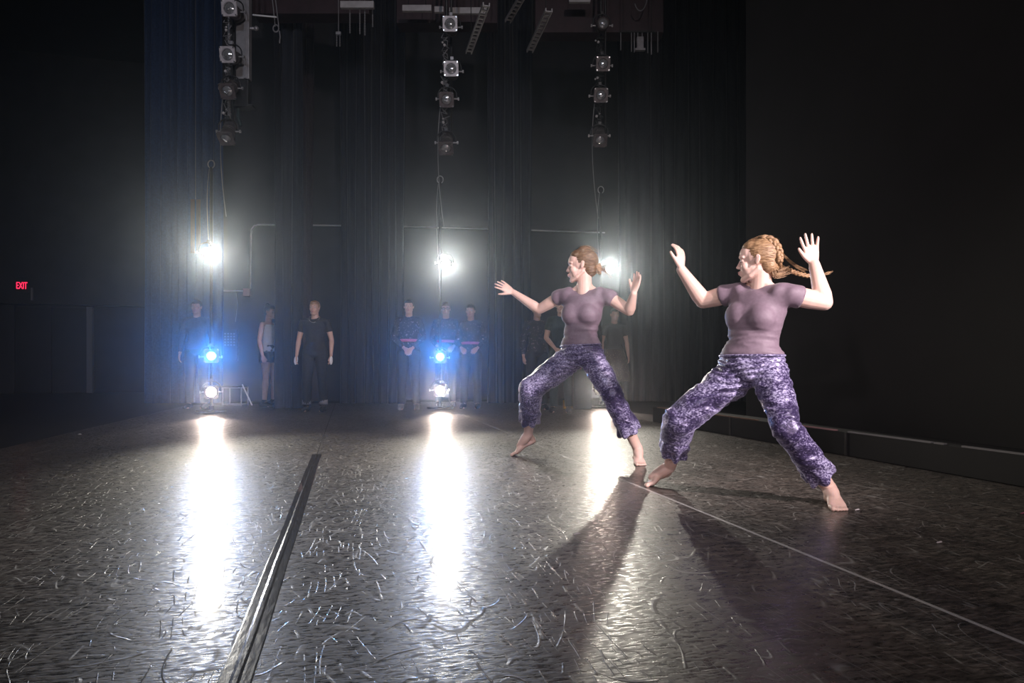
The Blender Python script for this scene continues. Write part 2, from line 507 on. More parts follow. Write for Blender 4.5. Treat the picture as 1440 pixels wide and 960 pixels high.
# house doorway, far left
door = empty('door_1', (-7.0, 20.45, 0)); door['kind'] = 'structure'
for cx in (-8.55, -6.72):
    b = MB(); b.box((cx, 20.43, 1.15), 0.07, 0.06, 1.15); b.build('door_frame', M_CABLE if cx > -7 else M_HOUSEWALL, door)
for cx in (-8.07, -7.2):
    b = MB(); b.box((cx, 20.46, 1.13), 0.42, 0.03, 1.13); b.build('door_leaf', M_WALLBLK, door)

# exit sign on the soffit
sc_ = P(63, 410, 18.9)
ex = empty('exit_sign', (sc_[0], 20.02, sc_[2] - 0.16))
b = MB(); b.box((sc_[0], 20.06, sc_[2]), 0.15, 0.03, 0.15); b.build('sign_case', M_METALBLK, ex, bevel=0.006)
b = MB(); b.box((sc_[0] + 0.22, 20.06, sc_[2] - 0.2), 0.02, 0.03, 0.16); b.build('bracket', M_CABLE, ex)
fc = bpy.data.curves.new('exit_letters', 'FONT'); fc.body = 'EXIT'; fc.size = 0.2; fc.extrude = 0.006; fc.align_x = 'CENTER'; fc.align_y = 'CENTER'
to = bpy.data.objects.new('tmp', fc); COL.objects.link(to)
lm = bpy.data.meshes.new_from_object(to.evaluated_get(bpy.context.evaluated_depsgraph_get())); bpy.data.objects.remove(to)
lm.materials.clear(); lm.materials.append(mat('exit_red', (0.8, 0.02, 0.05), 0.5, emit=(1, 0.02, 0.08), estr=2.2))
lo = bpy.data.objects.new('letters', lm); COL.objects.link(lo); lo.parent = ex
lo.location = Vector((sc_[0], 20.02, sc_[2])) - ex.location; lo.rotation_euler = (math.pi / 2, 0, 0); lo.scale = (0.62, 1.25, 1)
tag(ex, 'red lit exit sign glowing on the dark house wall', 'exit sign')


# ------------------------------------------------------------------ drapes
def drape(name, px0, px1, d, m, label, folds, amp=0.05, height=8.6, seed=0, top=None, dd=0.0, group='black masking drapes at the far wings'):
    a, c = G(px0, d), G(px1, d + dd)
    e = c - a; L = np.linalg.norm(e); t = e / L; nrm_ = np.cross(t, UP)
    rnd = random.Random(seed); nu, nv = folds * 9 + 1, 10; pts = []
    ph = [rnd.uniform(-0.5, 0.5) for _ in range(folds + 2)]; am = [rnd.uniform(0.6, 1.3) for _ in range(folds + 2)]
    for j in range(nv):
        z = 0.02 + (height - 0.02) * j / (nv - 1)
        for i in range(nu):
            s = i / (nu - 1); k = s * folds; q = int(k)
            A = amp * (am[q] * (1 - (k - q)) + am[q + 1] * (k - q))
            fr = (ph[q] * (1 - (k - q)) + ph[q + 1] * (k - q))
            off = A * math.sin(2 * math.pi * k + fr) * (1 + 0.12 * math.sin(z * 0.7 + k)) + 0.3 * A * math.sin(4 * math.pi * k + z * 0.25)
            pts.append(a + t * (s * L + 0.02 * math.sin(z * 0.5 + k * 2.1)) + nrm_ * off + UP * z)
    o = grid_mesh(name, pts, nu, nv, m)
    sd = o.modifiers.new('cloth', 'SOLIDIFY'); sd.thickness = 0.008
    tag(o, label, 'curtain', group)
    return o


drape('wing_drape', 203, 312, 12.6, M_DRAPEB, 'wide leg drape, blue light painted into its colour, behind the left light boom', 9, 0.07, seed=1)
drape('wing_drape', 386, 424, 11.0, M_DRAPE, 'narrow black leg drape hiding half of the person in white', 3, 0.06, seed=2)
drape('wing_drape', 424, 440, 13.0, M_DRAPEP, 'very narrow plum-black drape just left of the man with the necklace', 2, 0.05, seed=3)
drape('wing_drape', 478, 569, 12.5, M_DRAPE, 'blue-black leg drape between the man with the necklace and the group of three', 8, 0.07, seed=4)
drape('wing_drape', 685, 747, 12.7, M_DRAPE, 'blue-black leg drape behind the far dancer\'s outstretched hand', 5, 0.07, seed=5)
drape('wing_drape', 868, 1100, 13.2, M_DRAPE, 'broad black drape filling the dark gap between the two dancers', 13, 0.07, seed=6)

# ================================================================== people
def n3(p, s, seed=0.0):
    return mnoise.noise(Vector((p[0] * s[0] + seed, p[1] * s[1] - seed, p[2] * s[2] + seed * 0.7)))


def rot(v, axis, a):
    axis = nrm(axis); v = np.asarray(v, float)
    return v * math.cos(a) + np.cross(axis, v) * math.sin(a) + axis * np.dot(axis, v) * (1 - math.cos(a))


def add_hand(b, wrist, f, n, right, k=1.0, curls=(0.25, 0.25, 0.3, 0.35), fan=0.10, thumb=0.55, thumb_curl=0.2):
    """palm + five fingers; f: towards the fingertips, n: out of the palm"""
    f = nrm(f); n = nrm(np.asarray(n) - f * np.dot(n, f)); t = np.cross(f, n) * (1 if right else -1)
    wrist = np.asarray(wrist, float)
    n_ = np.cross(t, f) if np.dot(np.cross(t, n), f) < 0 else n
    u, v = (t, n) if np.dot(np.cross(t, n), f) > 0 else (n, t)

    def ring(d, w, h, off=0.0):
        c = wrist + f * d * k + t * off * k
        return (c, u * (w if u is t else h) * k, v * (h if u is t else w) * k)
    b.ell_rings([ring(-0.01, 0.023, 0.018), ring(0.012, 0.027, 0.017, 0.002), ring(0.035, 0.036, 0.016, 0.004), ring(0.06, 0.040, 0.014, 0.002), ring(0.08, 0.039, 0.012, 0.0), ring(0.09, 0.033, 0.007, 0.0)], 18)
    L = [0.073, 0.083, 0.077, 0.060]
    for i in range(4):
        o = 0.0295 - i * 0.0197; base = wrist + f * (0.078 - abs(i - 1.2) * 0.003) * k + t * o * k
        d = nrm(f + t * (fan * (1.5 - i))); ax = np.cross(d, n); pts = [base - d * 0.02 * k, base]; cur = base; a = curls[i] * 0.6
        for s, seg in enumerate((0.46, 0.30, 0.24)):
            dd = rot(d, ax, a); cur = cur + dd * L[i] * seg * k * 1.0; pts.append(cur); a += curls[i]
        b.tube(pts, [0.0095 * k, 0.0092 * k, 0.0083 * k, 0.0076 * k, 0.0062 * k], 10)
    tb = wrist + f * 0.022 * k + t * 0.022 * k
    d = nrm(f * math.cos(thumb) + t * math.sin(thumb) + n * 0.25); p1 = tb + d * 0.035 * k
    d2 = nrm(rot(d, np.cross(d, n), thumb_curl)) if thumb_curl else d
    d2 = nrm(d2 + f * 0.25); p2 = p1 + d2 * 0.03 * k; p3 = p2 + nrm(d2 + f * 0.2) * 0.022 * k
    b.tube([tb - d * 0.01 * k, tb, p1, p2, p3], [0.013 * k, 0.0145 * k, 0.0115 * k, 0.0095 * k, 0.0075 * k], 10)


def add_foot(b, ankle, heel, ball, toe, w, k=1.0, mirror=1):
    """w: direction of the big-toe side"""
    ankle, heel, ball, toe = map(lambda q: np.asarray(q, float), (ankle, heel, ball, toe))
    f = nrm(toe - heel); w = nrm(np.asarray(w) - f * np.dot(w, f)); up = np.cross(w, f)
    if up[2] < 0: up = -up
    mid = (heel + ball) / 2 + up * 0.022 * k

    def ring(c, a, h):
        u, v = (w, up) if np.dot(np.cross(w, up), f) > 0 else (up, w)
        return (c, u * (a if u is w else h) * k, v * (h if u is w else a) * k)
    b.ell_rings([ring(heel - f * 0.022 * k, 0.012, 0.012), ring(heel - f * 0.012 * k, 0.025, 0.025), ring(heel + f * 0.01 * k + up * 0.004 * k, 0.030, 0.03), ring(mid, 0.032, 0.034), ring(ball - f * 0.02 * k + up * 0.006 * k, 0.042, 0.023), ring(ball, 0.043, 0.016), ring(ball + f * 0.012 * k, 0.036, 0.011)], 18)
    b.tube([ankle + (ankle - heel) * 0.1, ankle, (ankle + mid) / 2 + f * 0.012 * k, mid + up * 0.0 + f * 0.03 * k], [0.034 * k, 0.036 * k, 0.036 * k, 0.026 * k], 14)
    b.tube([ankle, heel + up * 0.006 * k], [0.028 * k, 0.027 * k], 12)
    b.sphere(ankle + w * 0.026 * k, 0.013 * k); b.sphere(ankle - w * 0.026 * k - up * 0.008 * k, 0.013 * k)
    for i, (o, l, r) in enumerate(((0.030, 0.044, 0.0125), (0.010, 0.043, 0.0092), (-0.006, 0.037, 0.0088), (-0.021, 0.030, 0.0083), (-0.034, 0.022, 0.008))):
        s = ball + w * o * k - up * 0.002 * k; e = s + f * l * k - up * 0.003 * k
        if e[2] < r * k * 0.9: e[2] = r * k * 0.9
        if s[2] < r * k: s[2] = r * k
        b.tube([s, (s + e) / 2 + up * 0.003 * k, e], [r * k * 0.95, r * k * 0.9, r * k], 10)


class Head:
    def __init__(s, c, f, up, k=1.0):
        s.c = np.asarray(c, float); s.f = nrm(f); s.l = nrm(np.cross(up, s.f)); s.u = np.cross(s.f, s.l); s.k = k

    def p(s, x, y, z):
        return s.c + (s.f * x + s.l * y + s.u * z) * s.k

    def ax(s, a, b, c):
        return np.array([s.f * a, s.l * b, s.u * c]) * s.k

    def add(s, b, fine=True):
        k = s.k
        b.ellipsoid(s.p(-0.016, 0, 0.026), s.ax(0.094, 0.072, 0.084), 24, 16)
        b.ellipsoid(s.p(0.030, 0, 0.036), s.ax(0.055, 0.060, 0.056), 20, 14)
        b.ellipsoid(s.p(0.032, 0, -0.040), s.ax(0.048, 0.052, 0.064), 20, 14)
        b.ellipsoid(s.p(0.012, 0, -0.046), s.ax(0.045, 0.056, 0.046), 20, 14)
        for q in (-1, 1): b.ellipsoid(s.p(0.030, q * 0.028, -0.050), s.ax(0.036, 0.024, 0.040))
        b.tube([s.p(-0.012, 0.052, -0.045), s.p(0.03, 0.044, -0.078), s.p(0.068, 0.016, -0.096)], [0.012 * k, 0.013 * k, 0.014 * k], 10)
        b.tube([s.p(-0.012, -0.052, -0.045), s.p(0.03, -0.044, -0.078), s.p(0.068, -0.016, -0.096)], [0.012 * k, 0.013 * k, 0.014 * k], 10)
        b.ellipsoid(s.p(0.070, 0, -0.094), s.ax(0.016, 0.020, 0.015))
        b.ellipsoid(s.p(0.066, 0, -0.058), s.ax(0.020, 0.03, 0.03))
        b.tube([s.p(0.077, 0, 0.012), s.p(0.085, 0, -0.006), s.p(0.093, 0, -0.022)], [0.007 * k, 0.008 * k, 0.009 * k], 10)
        b.ellipsoid(s.p(0.0945, 0, -0.0255), s.ax(0.0105, 0.0105, 0.009))
        for q in (-1, 1):
            b.ellipsoid(s.p(0.087, q * 0.010, -0.030), s.ax(0.010, 0.007, 0.007))
            b.tube([s.p(0.079, q * 0.012, 0.022), s.p(0.078, q * 0.032, 0.026), s.p(0.062, q * 0.050, 0.020)], [0.008 * k, 0.009 * k, 0.007 * k], 8)
            b.ellipsoid(s.p(0.052, q * 0.034, -0.026), s.ax(0.024, 0.022, 0.026))
            b.ellipsoid(s.p(0.066, q * 0.031, 0.004), s.ax(0.011, 0.015, 0.011))
            # ear
            b.ellipsoid(s.p(-0.010, q * 0.072, 0.0), np.array([s.f * 0.013 + s.l * q * -0.004, s.l * q * 0.007, s.u * 0.024 - s.f * 0.005]) * k)
            b.tube([s.p(-0.012 + 0.012 * math.sin(a) - 0.003 * math.cos(a), q * 0.0775, 0.002 + 0.022 * math.cos(a)) for a in np.linspace(0.8, -3.2, 11)], 0.0034 * k, 6)
            b.ellipsoid(s.p(-0.006, q * 0.073, -0.021), s.ax(0.006, 0.005, 0.008))
        b.ellipsoid(s.p(0.086, 0, -0.052), s.ax(0.009, 0.020, 0.0055))
        b.ellipsoid(s.p(0.084, 0, -0.063), s.ax(0.009, 0.017, 0.006))

    def features(s, root, brow=M_BROW, eyes=True):
        k = s.k
        for q in (-1, 1):
            if eyes:
                e = MB(); e.ellipsoid(s.p(0.0735, q * 0.031, 0.003), s.ax(0.0055, 0.0115, 0.0055), 12, 8); eo = e.build('eye', M_EYE, root, True)
                e = MB(); e.ellipsoid(s.p(0.0775, q * 0.031, 0.003), s.ax(0.0028, 0.0048, 0.0048), 10, 6); e.build('iris', M_IRIS, eo, True)
                e = MB(); e.tube([s.p(0.0785, q * 0.021, 0.006), s.p(0.0795, q * 0.031, 0.0095), s.p(0.072, q * 0.042, 0.006)], 0.0011 * k, 6); e.build('eyelashes', M_IRIS, eo, True)
            e = MB(); e.tube([s.p(0.0835, q * 0.015, 0.026), s.p(0.0825, q * 0.03, 0.0315), s.p(0.069, q * 0.046, 0.0275)], [0.0022 * k, 0.0026 * k, 0.0013 * k], 6); e.build('eyebrow', brow, root, True)
        e = MB(); e.ellipsoid(s.p(0.0905, 0, -0.0525), s.ax(0.006, 0.017, 0.0042)); e.ellipsoid(s.p(0.089, 0, -0.0615), s.ax(0.006, 0.0145, 0.0048)); e.build('lips', M_LIPS, root, True)


def torso_rings(J, infl=0.0, part='body'):
    """elliptic sections from crotch to neck; J has pelvis, waist, chest, neck, right axes rp and rs"""
    pv, wa, ch, nk = J['pelvis'], J['waist'], J['chest'], J['neck']
    rp, rs = nrm(J['hipR'] - J['hipL']), nrm(J['shR'] - J['shL'])
    k = J.get('k', 1.0); bw = J.get('bw', 1.0)
    up1 = nrm(wa - pv); up2 = nrm(nk - ch)

    def R(c, r, up, a, d, off=0.0):
        r = nrm(r - up * np.dot(r, up)); fr = np.cross(up, r)
        return (c + fr * off * k, r * (a * k * bw + infl), fr * (d * k * bw + infl))
    rm = nrm(rp + rs)
    out = []
    out.append(R(pv - up1 * 0.085 * k, rp, up1, 0.06, 0.06))
    out.append(R(pv - up1 * 0.06 * k, rp, up1, 0.125, 0.09))
    out.append(R(pv, rp, up1, 0.16, 0.108))
    out.append(R(pv * 0.5 + wa * 0.5, rp, up1, 0.148, 0.1))
    out.append(R(wa, rm, nrm(up1 + up2), 0.120, 0.085))
    out.append(R(wa * 0.6 + ch * 0.4, rm, up2, 0.121, 0.088))
    out.append(R(wa * 0.25 + ch * 0.75, rs, up2, 0.138, 0.096))
    out.append(R(ch, rs, up2, 0.146, 0.1))
    out.append(R(ch * 0.6 + nk * 0.4, rs, up2, 0.152, 0.09))
    out.append(R(ch * 0.33 + nk * 0.67, rs, up2, 0.142, 0.073))
    out.append(R(ch * 0.12 + nk * 0.88, rs, up2, 0.105, 0.058))
    out.append(R(nk, rs, up2, 0.06, 0.05))
    return out, rs, nrm(np.cross(up2, rs))


def add_limbs(b, J, k):
    for q in ('R', 'L'):
        h, kn, an = J['hip' + q], J['knee' + q], J['ankle' + q]
        b.tube([h, h * 0.6 + kn * 0.4, h * 0.15 + kn * 0.85, kn], [0.082 * k, 0.073 * k, 0.055 * k, 0.05 * k], 18)
        b.tube([kn, kn * 0.75 + an * 0.25, kn * 0.4 + an * 0.6, an], [0.05 * k, 0.053 * k, 0.042 * k, 0.034 * k], 18)
        s, e, w = J['sh' + q], J['elb' + q], J['wri' + q]
        A = J.get('arm', 1.0) * k
        b.tube([s, s * 0.75 + e * 0.25, s * 0.4 + e * 0.6, e], [0.042 * k, 0.043 * A, 0.043 * A, 0.036 * A], 16)
        b.tube([e, e * 0.8 + w * 0.2, e * 0.4 + w * 0.6, w], [0.036 * A, 0.039 * A, 0.031 * A, 0.0235 * A], 16)
        b.tube([J['chest'] * 0.4 + J['neck'] * 0.6, s], [0.046 * k, 0.042 * k], 14)


def dancer(J, hd, label, hands, feet, hair_fn, trouser_r, seed):
    k = J['k']; base = (feet[0][3] + feet[1][3]) / 2; base = np.array([base[0], base[1], 0.0])
    root = empty('person', base); tag(root, label, 'person', 'dancers on the stage floor')
    b = MB(); rings, rs, fr = torso_rings(J, -0.012)
    b.ell_rings(rings, 24)
    add_limbs(b, J, k)
    nk = J['neck']; top = hd.p(-0.022, 0, -0.03)
    b.tube([nk - nrm(top - nk) * 0.03, nk * 0.5 + top * 0.5, top], [0.060 * k, 0.051 * k, 0.050 * k], 18)
    for q in ('R', 'L'): b.tube([nk * 0.6 + top * 0.4, nk * 0.72 + J['sh' + q] * 0.28 + nrm(top - nk) * 0.008, J['sh' + q] * 0.6 + nk * 0.4 - nrm(top - nk) * 0.012], [0.030 * k, 0.034 * k, 0.034 * k], 12)
    hd.add(b)
    for args in hands: add_hand(b, *args[0], **args[1])
    for a in feet: add_foot(b, *a, k=k)
    b.fuse('body', M_SKIN, root, 0.0036, 5)
    hd.features(root)
    # t-shirt
    b = MB(); rings, rs, fr = torso_rings(J, 0.010); low_ = torso_rings(J, 0.022)[0]
    b.ell_rings([low_[3], torso_rings(J, 0.013)[0][4]] + rings[5:-2], 28)
    ch, up2 = J['chest'], nrm(J['neck'] - J['chest'])
    for q in (-1, 1):
        b.ellipsoid(ch + rs * 0.060 * q * k + fr * 0.056 * k - up2 * 0.026, np.array([rs * 0.078, fr * 0.066, up2 * 0.078]) * k, 18, 12)
    b.ellipsoid(ch + fr * 0.064 * k - up2 * 0.016, np.array([rs * 0.085, fr * 0.047, up2 * 0.06]) * k, 18, 12)
    b.ellipsoid(ch + fr * 0.055 * k + up2 * 0.05, np.array([rs * 0.10, fr * 0.035, up2 * 0.06]) * k, 18, 12)
    for q in ('R', 'L'):
        s, e = J['sh' + q], J['elb' + q]; d = nrm(e - s); en = s + d * J.get('sleeve', 0.095) * k
        b.tube([ch * 0.55 + J['neck'] * 0.45, s * 0.8 + ch * 0.08 + J['neck'] * 0.12, s + d * 0.02, en], [0.062 * k, 0.058 * k, 0.054 * k, 0.052 * k * max(1.0, J.get('arm', 1) * 0.97)], 18, False)
        b.tube([ch * 0.9 + s * 0.1, s * 0.7 + ch * 0.3, s * 0.9 + e * 0.1], [0.075 * k, 0.06 * k, 0.05 * k], 16)
    wa, nkp = J['waist'], J['neck']

    def wrinkle(p):
        z = np.dot(p - wa, up2); L = np.dot(nkp - wa, up2); t = z / L
        low = max(0.0, 1 - abs(t - 0.05) / 0.42)
        r = 0.011 * low * (0.4 - abs(n3(p, (6, 6, 30), seed)) * 1.6) + 0.004 * n3(p, (10, 10, 18), seed + 3)
        up_ = max(0.0, 1 - abs(t - 0.92) / 0.25)
        r += 0.004 + 0.004 * up_ * math.sin(60 * np.linalg.norm(p - nkp) + 3 * n3(p, (8, 8, 8), seed))
        return r
    so = b.fuse('t_shirt', M_SHIRT, root, 0.0055, 40, wrinkle); so['label'] = 'mauve short-sleeved t-shirt'
    # velvet trousers
    b = MB(); rings, rs, fr = torso_rings(J, 0.017)
    b.ell_rings(rings[:4] + [torso_rings(J, 0.0)[0][4]], 28)
    hems = []
    for q in ('R', 'L'):
        h, kn, an = J['hip' + q], J['knee' + q], J['ankle' + q]; r0, r1, r2, r3 = trouser_r[q]; f = J['hem' + q]
        end = kn * (1 - f) + an * f
        b.tube([h * 0.9 + J['pelvis'] * 0.1, h * 0.55 + kn * 0.45, kn], [r0, (r0 + r1) / 2, r1], 24)
        b.tube([kn, kn * 0.6 + end * 0.4, end], [r1, r2, r3], 24, False)
        b.sphere(kn, r1 * 1.03, 18, 12)
        hems.append((end, nrm(an - kn)))

    def crush(p):
        w_ = p + 0.03 * V(n3(p, (12, 12, 12), 2.0), n3(p, (12, 12, 12), 8.0), n3(p, (12, 12, 12), 5.0))
        r = 0.007 * n3(w_, (7, 7, 18), seed) + 0.007 * (0.5 - abs(n3(w_, (9, 9, 26), seed + 5)) * 2)
        dp = np.linalg.norm(p - J['pelvis'])
        lap = max(0.0, 1 - abs(dp - 0.10) / 0.16)
        r += 0.0045 * lap * math.sin(p[2] * 190 + 9 * n3(p, (6, 6, 6), seed))
        for e, d in hems:
            v = p - e; a = np.dot(v, d); rad = v - d * a; rl = np.linalg.norm(rad)
            if abs(a) < 0.13 and rl < 0.16:
                an_ = math.atan2(np.dot(rad, CX), np.dot(rad, CD)); r += 0.010 * (1 - abs(a) / 0.13) * math.sin(an_ * 6 + seed)
        return r
    to_ = b.fuse('trousers', M_VELVET, root, 0.005, 4, crush); to_['label'] = 'purple crushed velvet trousers'
    # waistband
    b = MB(); c, u, v = torso_rings(J, 0.020)[0][3]; t = np.linspace(0, 2 * math.pi, 41)
    b.tube([c + u * math.cos(a) * 1.01 + v * math.sin(a) * 1.01 for a in t], 0.006, 8, False); b.build('waistband', M_VELVET, root, True)
    hair_fn(hd, root)
    return root


def strands(b, curve, r0, r1, n=9, jit=0.006, seed=0):
    rr = random.Random(seed)
    for i in range(n):
        off = V(rr.gauss(0, jit), rr.gauss(0, jit), rr.gauss(0, jit)); off2 = V(rr.gauss(0, jit * 2), rr.gauss(0, jit * 2), rr.gauss(0, jit * 2))
        cu = np.array(curve); tt = np.linspace(0, len(cu) - 1.001, 12); sm_ = []
        for t_ in tt:
            i0 = int(t_); u_ = t_ - i0; p0, p1, p2, p3 = cu[max(i0 - 1, 0)], cu[i0], cu[min(i0 + 1, len(cu) - 1)], cu[min(i0 + 2, len(cu) - 1)]
            sm_.append(0.5 * (2 * p1 + (p2 - p0) * u_ + (2 * p0 - 5 * p1 + 4 * p2 - p3) * u_ ** 2 + (3 * p1 - p0 - 3 * p2 + p3) * u_ ** 3))
        if i == 0: curve0 = sm_
        curve_ = sm_; m = len(curve_); b.tube([np.asarray(p) + off + off2 * (j / (m - 1)) for j, p in enumerate(curve_)], [r0 + (r1 - r0) * j / (m - 1) for j in range(m)], 5)


def hair_cap(hd, extra=()):
    b = MB()
    b.ellipsoid(hd.p(-0.030, 0, 0.034), hd.ax(0.092, 0.079, 0.084), 26, 18)
    b.ellipsoid(hd.p(0.012, 0, 0.064), hd.ax(0.060, 0.060, 0.050), 22, 14)
    b.ellipsoid(hd.p(-0.058, 0, -0.022), hd.ax(0.056, 0.062, 0.060), 20, 14)
    b.ellipsoid(hd.p(-0.012, 0, 0.036), hd.ax(0.060, 0.0755, 0.046), 20, 14)
    for c, a in extra: b.ellipsoid(hd.p(*c), hd.ax(*a))
    return b


def comb(hd, seed, amp=0.0022):
    def f(p):
        v = p - hd.c; x = np.dot(v, hd.f); y = np.dot(v, hd.l); z = np.dot(v, hd.u)
        an = math.atan2(z + 0.02, abs(y) + 0.001)
        return amp * mnoise.noise(Vector((an * 14, x * 6, seed))) + amp * 0.6 * mnoise.noise(Vector((an * 34, x * 10, seed + 4)))
    return f


def hair_blonde(hd, root):
    b = hair_cap(hd)
    h = b.fuse('hair', M_HAIR, root, 0.004, 3, comb(hd, 2.0)); h['label'] = 'blonde hair pulled back into a flying braid'
    # french braid over the crown, then a loose plait flying out to the side
    crown = [hd.p(-0.03, 0.02, 0.108), hd.p(-0.065, 0.028, 0.103), hd.p(-0.096, 0.034, 0.080), hd.p(-0.113, 0.036, 0.045), hd.p(-0.118, 0.036, 0.01)]
    z = J1['head_d']
    path = crown + [hd.p(-0.116, 0.03, -0.02), P(1098, 375.5, z + .03), P(1110, 380, z + .06), P(1124, 385, z + .10), P(1138, 388, z + .13), P(1150, 387.5, z + .15), P(1157, 386, z + .16)]
    pts = []
    m = len(path)
    for i in range(m - 1):
        p0, p1, p2, p3 = path[max(i - 1, 0)], path[i], path[i + 1], path[min(i + 2, m - 1)]
        for t in np.linspace(0, 1, 9)[:-1]:
            pts.append(0.5 * ((2 * p1) + (-p0 + p2) * t + (2 * p0 - 5 * p1 + 4 * p2 - p3) * t * t + (-p0 + 3 * p1 - 3 * p2 + p3) * t ** 3))
    pts = np.array(pts)
    s = np.concatenate([[0], np.cumsum(np.linalg.norm(np.diff(pts, axis=0), axis=1))])
    for i in range(3):
        out = []; rad = []
        for j, p in enumerate(pts):
            t = nrm(pts[min(j + 1, len(pts) - 1)] - pts[max(j - 1, 0)]); a = nrm(np.cross(t, CD)); c_ = np.cross(t, a)
            tap = 1.0 - 0.55 * (j / len(pts)); ph = s[j] / 0.055 * math.pi * 2 / 1.5 + i * 2 * math.pi / 3
            out.append(p + a * 0.012 * tap * math.sin(ph) + c_ * 0.006 * math.sin(2 * ph) * tap); rad.append(0.0115 * tap)
        b = MB(); b.tube(out, rad, 8); b.build('braid_strand', M_HAIR, h, True)
    b = MB(); tip = pts[-1]; d = nrm(pts[-1] - pts[-4])
    strands(b, [tip - d * 0.01, tip + d * 0.025, tip + d * 0.05 + UP * 0.004], 0.003, 0.0006, 12, 0.003, 3)
    nape = hd.p(-0.085, 0.02, -0.065)
    strands(b, [hd.p(-0.075, 0.03, -0.03), nape, nape + CX * 0.012 - UP * 0.016, nape + CX * 0.035 - UP * 0.008, nape + CX * 0.06 + UP * 0.004], 0.002, 0.0004, 50, 0.006, 5)
    strands(b, [hd.p(-0.11, 0.02, 0.05), P(1104, 362, z), P(1118, 374, z + .05), P(1132, 381, z + .1)], 0.001, 0.0004, 14, 0.004, 7)
    strands(b, [hd.p(0.03, 0.02, 0.108), hd.p(-0.04, 0.03, 0.120), hd.p(-0.10, 0.03, 0.098)], 0.0006, 0.0003, 10, 0.003, 8)
    w = b.build('loose_strands', M_HAIR, h, True); w['kind'] = 'stuff'


def hair_updo(hd, root):
    b = hair_cap(hd, [((-0.03, 0.0, 0.105), (0.05, 0.045, 0.03))])
    h = b.fuse('hair', M_HAIR2, root, 0.004, 3, comb(hd, 5.0)); h['label'] = 'brown hair pinned up in a rough bun'
    b = MB(); c = hd.p(-0.118, 0.005, -0.028)
    for i in range(9):
        a = i * 2.4; rr = 0.02 + 0.012 * math.sin(i * 1.3)
        q = [c + (hd.f * -0.012 * math.cos(t * 2 + i) + hd.l * rr * math.cos(t + a) + hd.u * rr * 1.15 * math.sin(t + a)) for t in np.linspace(0, 4.4, 14)]
        b.tube(q, 0.0085, 7)
    b.ellipsoid(c, hd.ax(0.022, 0.03, 0.034))
    b.fuse('bun', M_HAIR, h, 0.004, 1)
    b = MB(); strands(b, [hd.p(-0.02, 0.02, 0.128), hd.p(-0.06, 0.02, 0.13), hd.p(-0.11, 0.02, 0.1)], 0.0012, 0.0005, 12, 0.008, 2)
    strands(b, [c, c - hd.f * 0.03, c - hd.f * 0.05 - hd.u * 0.03], 0.0012, 0.0005, 14, 0.012, 4)
    w = b.build('loose_strands', M_HAIR, h, True); w['kind'] = 'stuff'


# ---- near dancer
z0 = 3.52
J1 = dict(k=1.0, head_d=3.52, bw=0.95, pelvis=P(1057, 514, z0), waist=P(1057, 486, z0), chest=P(1064, 441, z0 + .01), neck=P(1070, 403, z0 + .01),
          hipR=P(1041, 524, 3.56), hipL=P(1083, 523, 3.47), kneeR=P(956, 590, 3.62), kneeL=P(1106, 601, 3.24), ankleR=P(942, 656, 3.88), ankleL=P(1166, 686, 3.36),
          shR=P(1034, 411, 3.63), shL=P(1105, 413, 3.41), elbR=P(989, 423, 3.74), elbL=P(1159, 425, 3.40), wriR=P(958, 379, 3.68), wriL=P(1145, 371, 3.44), hemR=0.66, hemL=0.80, sleeve=0.075, arm=1.15)
H1 = Head(P(1064, 367, 3.52), cv(-0.90, 0.43, -0.04), cv(-0.04, 0.0, 1), 0.98)
dancer(J1, H1, 'near dancer in mauve t-shirt and velvet trousers, blonde braid flying, hands raised',
       [((J1['wriR'], cv(-0.02, 0.0, 1), cv(-0.72, 0.69, 0.0), True), dict(k=0.98, curls=(0.36, 0.42, 0.40, 0.36), fan=0.10, thumb=0.62)),
        ((J1['wriL'], cv(-0.2, 0.02, 1), cv(-0.05, -1, 0.05), False), dict(k=0.98, curls=(0.10, 0.06, 0.07, 0.12), fan=0.16, thumb=0.75))],
       [(J1['ankleR'], P(938, 664, 3.92), P(915, 680, 3.87), P(903, 684, 3.86), cv(-0.35, -0.9, 0)),
        (J1['ankleL'], P(1166, 699, 3.39), P(1178, 713, 3.225), P(1181, 719, 3.18), cv(-1, 0, 0))],
       hair_blonde, {'R': (0.102, 0.086, 0.084, 0.078), 'L': (0.098, 0.068, 0.066, 0.072)}, 1.3)

